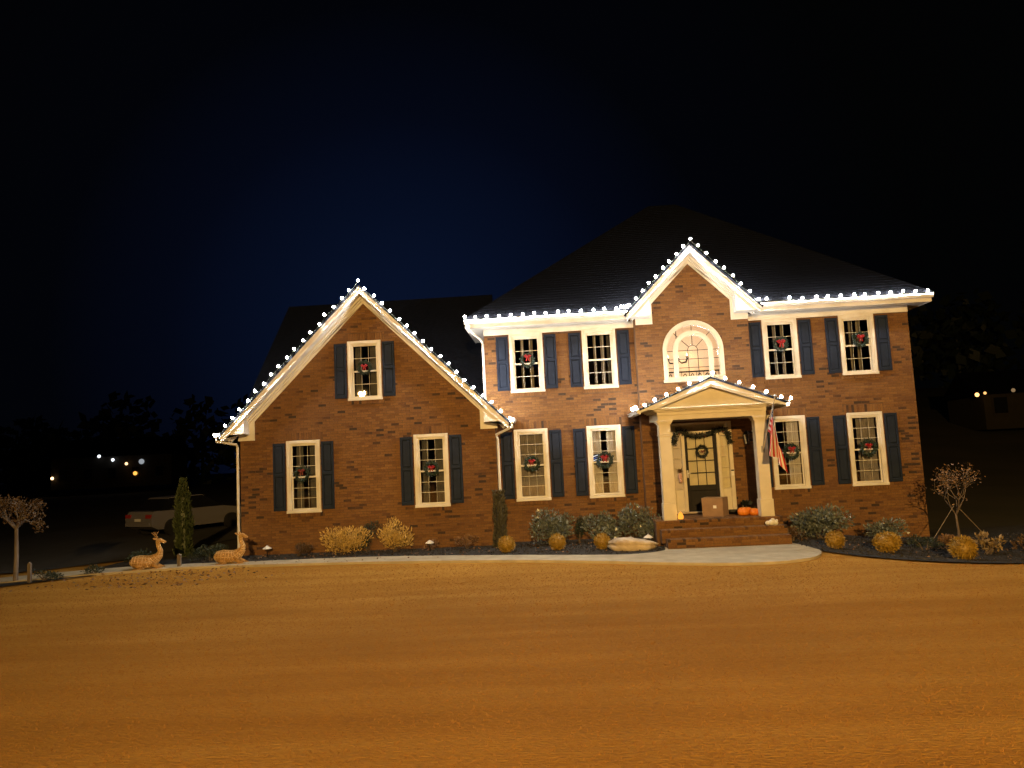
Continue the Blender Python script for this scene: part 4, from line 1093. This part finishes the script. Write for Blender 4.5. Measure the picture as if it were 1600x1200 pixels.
shrub('brown_shrub', 'small straw coloured shrub left of the downspout evergreen', 'shrub', -2.33, -.95, .65, .5, .38, 'dryleaf', .05, 700, spiky=True)
shrub('brown_shrub', 'tiny tan plant against the wing wall beside the white path light', 'shrub', -3.25, -.85, .5, .4, .30, 'dryleaf', .05, 380)
shrub('grey_shrub', 'large grey green shrub under the curtained window beside the downspout', 'shrub', -.05, -.85, 1.35, .9, .88, 'frost', .085, 1700, group='grey green broadleaf shrubs', wd=.5)
shrub('evergreen_shrub', 'dark rounded shrub tucked beside the large grey green shrub', 'shrub', .52, -.65, .55, .5, .70, 'darkgreen', .05, 900)
shrub('grey_shrub', 'smaller grey green shrub below the window left of the porch', 'shrub', 1.12, -.9, .95, .7, .72, 'frost', .085, 1200, group='grey green broadleaf shrubs', wd=.5)
shrub('grey_shrub', 'grey green shrub crowding the left porch column', 'shrub', 2.02, -1.25, 1.25, .9, .86, 'frost', .085, 1700, group='grey green broadleaf shrubs', wd=.5)
shrub('grey_shrub', 'broad grey green shrub right of the steps', 'shrub', 6.40, -1.35, 1.75, 1.0, .72, 'frost', .085, 2300, group='grey green broadleaf shrubs', wd=.5)
shrub('grey_shrub', 'low sparse grey green shrub near the right corner of the house', 'shrub', 7.95, -1.3, 1.3, .8, .55, 'frost', .08, 1000, group='grey green broadleaf shrubs', wd=.45)
shrub('evergreen_shrub', 'low dark mound at the right corner of the house', 'shrub', 8.25, -2.6, .7, .5, .30, 'darkgreen', .05, 700)
shrub('brown_shrub', 'low brown clump at the far right edge of the bed', 'shrub', 10.5, -3.0, 1.3, .7, .35, 'brownleaf', .07, 1000, spiky=True)
shrub('brown_shrub', 'small tan tuft beside the right house corner', 'shrub', 8.85, -2.4, .5, .4, .34, 'dryleaf', .07, 500, spiky=True)
shrub('brown_shrub', 'small dark leafy plant between steps and right shrub', 'shrub', 5.55, -2.0, .5, .5, .34, 'brownleaf', .05, 500)
shrub('pale_shrub', 'pale broad leaved plant around the foot of the young tree', 'shrub', 9.2, -3.25, .7, .5, .42, 'paleleaf', .10, 300, wd=.5)
def golden_ball(x, y, r, label, squash=.95):
    z = T(x, y)+.015
    o = thing('golden_ball_plant', label, 'plant', (x, y, z), group='round golden ball plants')
    b = MB(); b.ball((0, 0, r*squash), r*.86, 14, 10, (1, 1, squash))
    for i in range(900):
        v = Vector([random.gauss(0, 1) for _ in range(3)]).normalized(); p = Vector((v.x*r, v.y*r, v.z*r*squash+r*squash))*1.
        p = Vector((0, 0, r*squash))+(p-Vector((0, 0, r*squash)))*.84
        b.leaf(p, v+Vector([random.gauss(0, .5) for _ in range(3)]), r*random.uniform(.16, .42), .22)
    b.build('foliage', 'goldball', o)
    b = MB(); b.tube([(0, 0, -.03), (0, 0, r*.4)], .02, 6); b.build('stem', 'bark', o)
golden_ball(-1.27, -1.95, .20, 'round golden ball plant in front of the narrow evergreen by the downspout')
golden_ball(-.05, -1.95, .20, 'golden ball plant in front of the large grey green shrub')
golden_ball(1.02, -2.1, .19, 'golden ball plant left of the pale boulder')
golden_ball(5.98, -3.4, .19, 'golden ball plant nearest the steps on their right side')
golden_ball(6.92, -3.7, .24, 'large golden ball plant, second right of the steps', .85)
golden_ball(7.30, -3.1, .19, 'smaller golden ball plant just behind the large one')
golden_ball(8.18, -4.3, .25, 'golden ball plant at the foot of the young staked tree', .95)

def conifer(x, y, h, r, m, label, lean=0., n=2600, tap=.25, name='columnar_evergreen'):
    z = T(x, y)
    o = thing(name, label, 'evergreen', (x, y, z)); b = MB()
    for i in range(n):
        u = random.random(); zz = u*h; rr = r*(1-(1-tap)*max(0, u-.55)/.45 if u > .55 else 1-.15*(.55-u))*(.75+.35*random.random())*(1+.12*math.sin(zz*9))
        a = random.uniform(0, 2*PI); cxx = lean*math.sin(u*2.6)
        b.leaf((cxx+rr*math.cos(a), rr*math.sin(a), zz), (math.cos(a)*.6, math.sin(a)*.6, 1.1+random.gauss(0, .3)), random.uniform(.06, .12), .35)
    b.tube([(lean*math.sin(k/8*2.6), 0, h*k/8*.96) for k in range(9)], [r*.72*(1-(1-tap)*max(0, k/8-.55)/.45) for k in range(9)], 8)
    b.build('foliage', m, o)
    MB().tube([(0, 0, -.05), (0, 0, .15)], .03, 6).build('trunk', 'bark', o)
conifer(-10.35, .1, 2.10, .21, 'conifer', 'tall narrow green evergreen column beside the driveway')
conifer(-1.52, -.95, 1.42, .14, 'greyconifer', 'short narrow grey evergreen in front of the wing downspout', lean=.05, n=1500, tap=.8)
shrub('evergreen_shrub', 'low green shrub beside the left deer', 'shrub', -10.7, -1.35, .9, .6, .38, 'darkgreen', .06, 800)
shrub('evergreen_shrub', 'low green shrub between the two golden deer', 'shrub', -8.95, -1.2, 1.0, .6, .42, 'darkgreen', .06, 900)
shrub('brown_shrub', 'low dark straggly plant in the left front bed', 'shrub', -11.9, -3.3, .8, .5, .22, 'darkgreen', .05, 500)
shrub('brown_shrub', 'low straggly plant right of its neighbour in the left bed', 'shrub', -11.1, -2.7, .7, .4, .2, 'darkgreen', .05, 400)

# ------------------------------------------------------------------ small trees
def branchy(b, p, d, L, r, depth, tips, spread=.55, up_=.12):
    q = p+d*L; mid = (p+q)/2+Vector([random.gauss(0, L*.06) for _ in range(3)])
    b.tube([p, mid, q], [r, r*.85, r*.65], 5 if depth > 1 else 4, cap=False)
    if depth == 0: tips.append(q); return
    for k in range(random.choice((2, 3, 3))):
        nd = (d+Vector([random.gauss(0, spread) for _ in range(3)])+Vector((0, 0, up_))).normalized()
        branchy(b, q, nd, L*random.uniform(.62, .85), r*.62, depth-1, tips, spread, up_)
    tips.append(q)
def tree(x, y, th, L, r, depth, leafm, label, nleaf, lf=.06, spread=.5, up_=.1, nb=4, bark='bark', tilt=.7, name='young_tree', flat=None):
    z = T(x, y); o = thing(name, label, 'tree', (x, y, z)); b = MB(); b.tube([(0, 0, -.08), (.02, 0, th*.5), (0, .01, th)], [r*1.3, r, r*.85], 8); b.build('trunk', bark, o)
    b = MB(); tips = []
    for k in range(nb):
        a = 2*PI*k/nb+random.uniform(-.4, .4); branchy(b, Vector((0, 0, th-.02)), Vector((math.cos(a)*tilt, math.sin(a)*tilt, 1)).normalized(), L, r*.6, depth, tips, spread, up_)
    b.build('limbs', bark, o)
    b = MB()
    for i in range(nleaf):
        p = random.choice(tips)+Vector([random.gauss(0, L*.16) for _ in range(3)])
        if flat and p.z > flat: p.z = flat-random.random()*.1
        b.leaf(p, [random.gauss(0, 1), random.gauss(0, 1), random.gauss(-.2, .8)], lf*random.uniform(.6, 1.3), .5)
    b.build('crown', leafm, o); return o
tree(9.35, -1.9, .75, .42, .028, 3, 'dryleaf', 'young staked tree with few brown leaves right of the house', 420, .065, .45, .25, 5, tilt=.55)
tree(-12.75, -3.1, 1.25, .30, .045, 3, 'brownleaf', 'small flat crowned tree at the left edge of the photo', 2600, .06, .5, .02, 7, bark='palebark', tilt=.9, name='small_tree', flat=2.05)
for k, (x, dx) in enumerate(((8.85, -.95), (9.85, .85))):
    z = T(9.35, -1.9)
    b = MB(); b.tube([(9.35+.03*(1 if k else -1), -1.9, z+.95), (9.35+dx, -2.3+.5*k, z+.0)], .010, 5); o = b.build('guy_stake', 'palebark', shift=(9.35, -1.9, z)); tag(o, ('left' if k == 0 else 'right')+' slanting guy line staking the young tree right of the house', 'stake', 'guy lines of the young tree')
b = MB(); b.box(-.035, .035, -.03, .03, -.05, .42); b.prism([(-.035, .42), (.035, .42), (0, .47)], -.03, .03); o = b.build('wooden_stake', 'palebark', loc=(-12.15, -3.45, T(-12.15, -3.45))); tag(o, 'short wooden stake beside the small flat crowned tree', 'stake')
b = MB(); b.box(-.04, .04, -.03, .03, -.05, .30); b.prism([(-.05, .30), (.05, .30), (0, .34)], -.04, .04); o = b.build('wooden_post', 'palebark', loc=(-9.3, -2.15, T(-9.3, -2.15))); tag(o, 'short pale post between the two golden deer', 'post')

# ------------------------------------------------------------------ boulder, path lights
b = MB(); prof = []
K = 22
for i in range(K):
    a = 2*PI*i/K; prof.append((math.cos(a), math.sin(a)))
rings = [(.45, .42, 0.), (.52, .5, .07), (.56, .52, .14), (.50, .45, .17), (.56, .50, .19), (.58, .50, .24), (.48, .40, .30), (.2, .16, .32)]
vs = []
for rx, ry_, z in rings:
    for j, (c, s_) in enumerate(prof):
        k = 1+.10*math.sin(j*1.7+z*14)+.05*math.sin(j*3.1)
        vs.append((rx*c*k*(1.05 if c < 0 else 1.0), ry_*.55*s_*k, z*(1-.28*max(0, c))+.012*math.sin(j*2.3)))
b.add(vs, [(i*K+j, i*K+(j+1) % K, (i+1)*K+(j+1) % K, (i+1)*K+j) for i in range(len(rings)-1) for j in range(K)]+[tuple((len(rings)-1)*K+j for j in range(K))])
o = b.build('boulder', 'stone', loc=(1.72, -2.45, T(1.72, -2.45)-.01), smooth=True); o.scale = (.92, 1, .95); tag(o, 'long pale ledged boulder in the bed left of the steps', 'boulder')
def path_light(x, y, label):
    o = thing('path_light', label, 'path light', (x, y, T(x, y)), group='white capped path lights')
    MB().tube([(0, 0, -.05), (0, 0, .22)], .012, 6).build('stake', 'iron', o)
    MB().lathe([(.115, .22), (.105, .235), (.05, .275), (.012, .30)], n=14).build('cap', 'paper', o)
    MB().lathe([(.04, .17), (.045, .22)], n=10).build('lens', 'clear', o)
path_light(-7.62, -.85, 'white capped path light at the left end of the wing wall')
path_light(-3.28, -1.15, 'white capped path light under the second wing window')
path_light(2.13, -1.98, 'white capped path light between the grey shrub and the pale boulder')

# ------------------------------------------------------------------ lying golden deer
def deer(x, y, rz, label, flip=1, antler=True, look=1, s=1.):
    o = thing('deer_figure', label, 'deer ornament', (x, y, T(x, y)+.01), rz, group='golden wicker deer lying by the walk'); o.scale = (s, s, s)
    b = MB()
    sp_ = [(-.42, 0, .16), (-.36, 0, .19), (-.22, 0, .19), (-.02, 0, .18), (.12, 0, .22), (.24, 0, .33), (.27, 0, .44), (.22, 0, .56), (.21, 0, .66), (.27*1, .02*look, .70), (.37, .05*look, .66), (.41, .06*look, .645)]
    rd = [.05, .13, .16, .155, .13, .080, .052, .043, .048, .055, .034, .020]
    b.tube(sp_, rd, 14); b.build('body', 'wicker', o, smooth=True)
    b = MB()
    for k in range(9):
        for u in (0, .5):
            c_ = Vector(sp_[k]).lerp(Vector(sp_[k+1]), u); tt = (Vector(sp_[k+1])-Vector(sp_[k])).normalized(); rr_2 = rd[k]+(rd[k+1]-rd[k])*u+.004
            a_ = Vector((0, 1, 0)); b_2 = tt.cross(a_).normalized()
            b.tube([c_+(a_*math.cos(w*PI/6)+b_2*math.sin(w*PI/6))*rr_2 for w in range(13)], .0055, 4, cap=False)
    for w in range(8):
        b.tube([Vector(sp_[k])+(Vector((0, 1, 0))*math.cos(w*PI/4)+(Vector(sp_[min(k+1, 9)])-Vector(sp_[k-1])).normalized().cross(Vector((0, 1, 0)))*math.sin(w*PI/4))*(rd[k]+.004) for k in range(1, 10)], .0055, 4, cap=False)
    b.build('wire_frame', 'wirecol', o, kind='stuff')
    for sd in (-1, 1):
        b = MB(); b.tube([(.10, sd*.10, .12), (.24, sd*.13, .06), (.34, sd*.13, .035), (.20, sd*.15, .025), (.10, sd*.15, .025)], [.05, .035, .022, .02, .018], 7); b.build('leg', 'wicker', o, smooth=True)
        b = MB(); b.tube([(-.30, sd*.10, .14), (-.16, sd*.16, .09), (-.05, sd*.17, .05), (-.22, sd*.18, .03), (-.34, sd*.17, .025)], [.07, .05, .03, .022, .018], 7); b.build('leg', 'wicker', o, smooth=True)
        b = MB(); b.tube([(.20, sd*.05, .71), (.15, sd*.11, .75), (.12, sd*.14, .76)], [.012, .028, .004], 6); b.build('ear', 'wicker', o)
        if antler:
            b = MB(); b.tube([(.21, sd*.03, .72), (.15, sd*.08, .83), (.20, sd*.13, .92)], [.012, .010, .006], 5); b.tube([(.15, sd*.08, .83), (.08, sd*.10, .90)], [.009, .005], 5); b.build('antler', 'wicker', o)
    b = MB()
    for i in range(26):
        k = random.randrange(1, 10); p = Vector(sp_[k]).lerp(Vector(sp_[k+1]), random.random()); a = random.uniform(0, 2*PI); r_ = (rd[k]+rd[k+1])/2
        d_ = Vector((.2, -abs(math.cos(a)), math.sin(a))); b.ball(p+d_.normalized()*r_*1.0, .0055, 5, 4)
    b.build('fairy_light', 'sparkle', o, kind='stuff')
    return o
deer(-9.98, -2.3, .25, 'golden lying deer figure farther left, head raised, beside the green column', look=-1, s=.98)
deer(-8.05, -1.98, .05, 'golden lying deer figure at the left corner of the house', look=-1, antler=False, s=1.)
# scattered dry leaves in front of the deer
b = MB()
for i in range(260):
    x = random.gauss(-9., 1.3); y = random.uniform(-5.0, -2.6); b.leaf((x, y, T(x, y)+.0), (random.gauss(0, 1), random.gauss(0, 1), .25), random.uniform(.05, .10), .5)
o = b.build('fallen_leaves', 'dryleaf', kind='stuff')
b = MB()
for i in range(500):
    x = random.uniform(-8, 10); y = random.uniform(-2.6, -.7) if x < 2.3 else (random.uniform(-4.6, -1.6) if x > 5.5 else None)
    if y is None: continue
    b.leaf((x, y, T(x, y)+.03), (random.gauss(0, 1), random.gauss(0, 1), .25), random.uniform(.04, .08), .5)
b.build('fallen_leaves', 'dryleaf', kind='stuff')
# mulch chips
b = MB()
for i in range(9000):
    if random.random() < .6: x = random.uniform(-9.4, 2.4); y = random.uniform(-3.2, -.5)
    else: x = random.uniform(5.3, 13); y = random.uniform(-5.2, -.2)
    ok = False
    L_ = bedL if x < 3 else bedR
    for k in range(len(L_)-1):
        if L_[k][0] <= x <= L_[k+1][0]: ok = y > max(L_[k][1], L_[k+1][1])+.04; break
    if not ok or (x < GX1 and y > GY-.05): continue
    b.leaf((x, y, T(x, y)+.022), (random.gauss(0, 1), random.gauss(0, 1), random.uniform(0, .5)), random.uniform(.03, .08), .4)
b.build('mulch_chips', leaf_mat('mulch_chip', (.055, .05, .045), (.012, .012, .013), .8), kind='stuff')

# ------------------------------------------------------------------ parked car at the left
car = thing('parked_car', 'pale parked car seen from behind on the driveway, left of the house', 'car', (-15.3, 10.2, T(-15.3, 10.2)+.01), math.radians(62))
side = [(-2.2, .42), (-2.25, .70), (-2.12, .98), (-1.35, 1.05), (1.0, .98), (1.9, .86), (2.2, .68), (2.22, .40), (1.75, .28), (-1.9, .28)]
b = MB()
def loft(b, prof, ws, mi=0):
    vs = []
    for y in (-1, 1):
        for (x, z) in prof: vs.append((x, y*ws(x, z), z))
    n_ = len(prof); b.add(vs, [tuple(range(n_-1, -1, -1)), tuple(range(n_, 2*n_))]+[(i, (i+1) % n_, (i+1) % n_+n_, i+n_) for i in range(n_)], mi)
loft(b, side, lambda x, z: .90-.06*abs(x)/2.2-.04*(z > .9)-.03*(z < .35)); body = b.build('body', 'carpaint', car)
cab = [(-1.85, 1.0), (-1.35, 1.45), (.15, 1.48), (1.05, .98)]
b = MB(); loft(b, cab, lambda x, z: .84 if z < 1.2 else .66); b.build('greenhouse', 'cargl', car)
b = MB(); loft(b, [(-1.42, 1.43), (-1.30, 1.485), (.12, 1.51), (.25, 1.46)], lambda x, z: .66); b.build('car_roof', 'carpaint', car)
for sx in (-1.35, 1.38):
    for s_ in (-1, 1):
        b = MB(); b.prism([(sx+.33*math.cos(2*PI*k/18), .33+.33*math.sin(2*PI*k/18)) for k in range(18)], s_*.88-.1, s_*.88+.02 if s_ > 0 else s_*.88+.1); w_ = b.build('wheel', 'tyre', car)
        b = MB(); b.prism([(sx+.2*math.cos(2*PI*k/14), .33+.2*math.sin(2*PI*k/14)) for k in range(14)], s_*.905-.006, s_*.905+.006); b.build('rim', 'rim', w_)
for s_ in (-1, 1): MB().box(-2.25, -2.20, s_*.66-.16, s_*.66+.16, .74, .88).build('tail_light', 'tail', car)
for s_ in (-1, 1): MB().box(2.17, 2.21, s_*.6-.14, s_*.6+.14, .62, .74).build('headlight', 'paper', car)
MB().box(-2.29, -2.2, -.78, .78, .42, .56).build('bumper', 'carpaint', car)
MB().box(-2.262, -2.255, -.2, .2, .62, .72).build('number_plate', 'paper', car)

# ------------------------------------------------------------------ far houses, lamps and woods
def far_house(x, y, w, d, hw, hr, label, rz, lamps, dz=0.):
    z = T(x, y)-.5+dz
    o = thing('far_house', label, 'house', (x, y, z), rz)
    MB().box(-w/2, w/2, 0, d, 0, hw).build('wall', 'farwall', o)
    b = MB(); b.prism([(-.4, hw), (d+.4, hw), (d/2, hw+hr)], -w/2-.4, w/2+.4, axis='x'); b.build('roof', 'shingle', o)
    for i in range(5):
        xx = -w/2+w*(i+.5)/5
        f = MB().box(xx-.6, xx+.6, -.08, 0, 1.2, 2.7).build('window', 'farwall', o); MB().box(xx-.5, xx+.5, -.09, -.081, 1.3, 2.6).build('pane', 'cargl', f)
    for i, (lx_, lz_, c, s_, r_) in enumerate(lamps):
        m = emis('far_lamp_glow', c, s_)
        f = MB().tube([(lx_, 0, lz_+.2), (lx_, -.3, lz_+.35), (lx_, -.4, lz_+.2)], .03, 5).build('porch_lamp', 'iron', o)
        MB().ball((lx_, -.4, lz_), r_, 8, 6).build('lamp_globe', m, f)
    return o
WARM = (1., .62, .30); COOL = (.85, .92, 1.); AMB = (1., .45, .08)
far_house(-59.8, 77, 15, 9, 4.2, 2.6, 'distant house with porch lamps beyond the driveway on the left', .25, [(-7.2, 1.6, WARM, 4, .20), (-1.5, 4.25, COOL, 2.5, .21), (.2, 3.7, COOL, 3, .2), (1.9, 3.1, WARM, 2.5, .20), (3.8, 3.3, COOL, .35, .36), (3.0, 1.75, AMB, 1.6, .27)], 1.35)
far_house(41.6, 42, 12, 8, 2.9, 2.2, 'distant dim house with one amber lamp at the right edge', -.15, [(-6.6, 2.9, (1, .5, .16), 3.2, .17), (-6.0, 3.0, (1, .5, .16), 1.6, .12), (-3.9, 3.1, WARM, .25, .16), (-2.7, 3.1, WARM, .6, .10), (-1.4, 3.1, (1, .85, .6), 1.2, .08)], 1.)
b = MB()
def mass(x, y, z, rx, rz_, n_):
    for i in range(n_):
        v = Vector([random.gauss(0, 1) for _ in range(3)]).normalized()*(random.random()**.4)
        b.leaf((x+v.x*rx, y+v.y*rx*.6, z+v.z*rz_), [random.gauss(0, 1) for _ in range(3)], random.uniform(1.2, 2.6), .7)
for i in range(46):
    x = -150+i*7.2+random.uniform(-3, 3); y = 105+random.uniform(-8, 14); gz = T(x, y)
    hh = random.uniform(14, 17)
    if x < -75: hh *= .75
    mass(x, y, gz+hh*.5, 7.5, hh*.55, 300)
    b.tube([(x, y, gz-1), (x, y, gz+hh*.6)], [.4, .2], 5)
b.build('far_woods', 'darkgreen', kind='stuff')

# ------------------------------------------------------------------ street lamps behind the camera (they light the lawn and the facade)
SOD = (1., .58, .17)
def street_lamp(x, y, h, power, label, yaw=0., cone=165):
    z = T(x, y); o = thing('street_lamp', label, 'street lamp', (x, y, z), group='sodium street lamps')
    MB().tube([(0, 0, -.1), (0, 0, h*.5), (0, 0, h)], [.10, .08, .06], 10).build('pole', 'rim', o)
    MB().tube([(0, 0, h), (0, .5, h+.25), (0, 1.3, h+.3)], .04, 8).build('arm', 'rim', o)
    MB().box(-.16, .16, 1.2, 1.75, h+.24, h+.38).build('lamp_head', 'rim', o)
    MB().box(-.12, .12, 1.28, 1.68, h+.205, h+.236).build('lens', bpy.data.materials.get('sodium_lens') or emis('sodium_lens', SOD, 5), o)
    ld = bpy.data.lights.new('sodium_light', 'SPOT'); ld.energy = power; ld.color = SOD; ld.spot_size = math.radians(cone); ld.spot_blend = 1.; ld.shadow_soft_size = .22
    l = bpy.data.objects.new('sodium_light', ld); COL.objects.link(l); l.parent = o; l.location = (0, 1.5, h+.15)
    l.rotation_euler = (math.radians(62 if cone > 120 else 80), 0, yaw)
street_lamp(1.6, -40, 8.6, 68000, 'sodium street lamp across the road, straight behind the viewer', math.radians(-9), 84)
street_lamp(-12.8, -31.5, 6.3, 2500, 'shorter sodium street lamp across the road, behind the viewer to the left')

# ------------------------------------------------------------------ short dormant grass on the near lawn
import numpy as np
rng = np.random.default_rng(5); NB = 190000
d = 4.3+13.*rng.random(NB)**1.1; a = rng.uniform(-.80, .66, NB)
gxp = d*np.tan(a); gyp = -20+d
lawn_edge = np.interp(gxp, [-16, -13, -11, -9.6, -8.4, -5.2, -3.6, -1.1, .8, 1.8, 2.7, 3.6, 4.4, 5., 5.4, 6.1, 7.2, 8.4, 9.6, 11.2, 13.5], [-4.6, -4.3, -3.0, -2.6, -2.5, -2.8, -3.0, -3.6, -4.25, -4.7, -5.05, -5.3, -5.25, -5.0, -4.2, -4.8, -5.35, -5.45, -5.15, -4.45, -4.2])
k = gyp < lawn_edge; gxp, gyp, d = gxp[k], gyp[k], d[k]; NB = len(gxp)
gzp = np.array([T(x, y) for x, y in zip(gxp, gyp)])-.018
hgt = rng.uniform(.004, .020, NB); ang = rng.uniform(0, PI, NB); wd = rng.uniform(.003, .008, NB)*(d/11)
lx_ = rng.normal(0, .026, NB); ly_ = rng.normal(0, .016, NB)
V = np.empty((NB, 3, 3)); V[:, 0, 0] = gxp-np.cos(ang)*wd; V[:, 0, 1] = gyp-np.sin(ang)*wd; V[:, 0, 2] = gzp
V[:, 1, 0] = gxp+np.cos(ang)*wd; V[:, 1, 1] = gyp+np.sin(ang)*wd; V[:, 1, 2] = gzp
V[:, 2, 0] = gxp+lx_; V[:, 2, 1] = gyp+ly_; V[:, 2, 2] = gzp+hgt
me = bpy.data.meshes.new('grass'); me.vertices.add(NB*3); me.vertices.foreach_set('co', V.ravel()); me.loops.add(NB*3); me.loops.foreach_set('vertex_index', np.arange(NB*3, dtype=np.int32))
me.polygons.add(NB); me.polygons.foreach_set('loop_start', np.arange(0, NB*3, 3, dtype=np.int32)); me.polygons.foreach_set('loop_total', np.full(NB, 3, dtype=np.int32)); me.update(calc_edges=True)
me.materials.append(leaf_mat('straw_blades', (.42, .20, .036), (.33, .15, .025), .95))
go = bpy.data.objects.new('grass', me); COL.objects.link(go); go['kind'] = 'stuff'
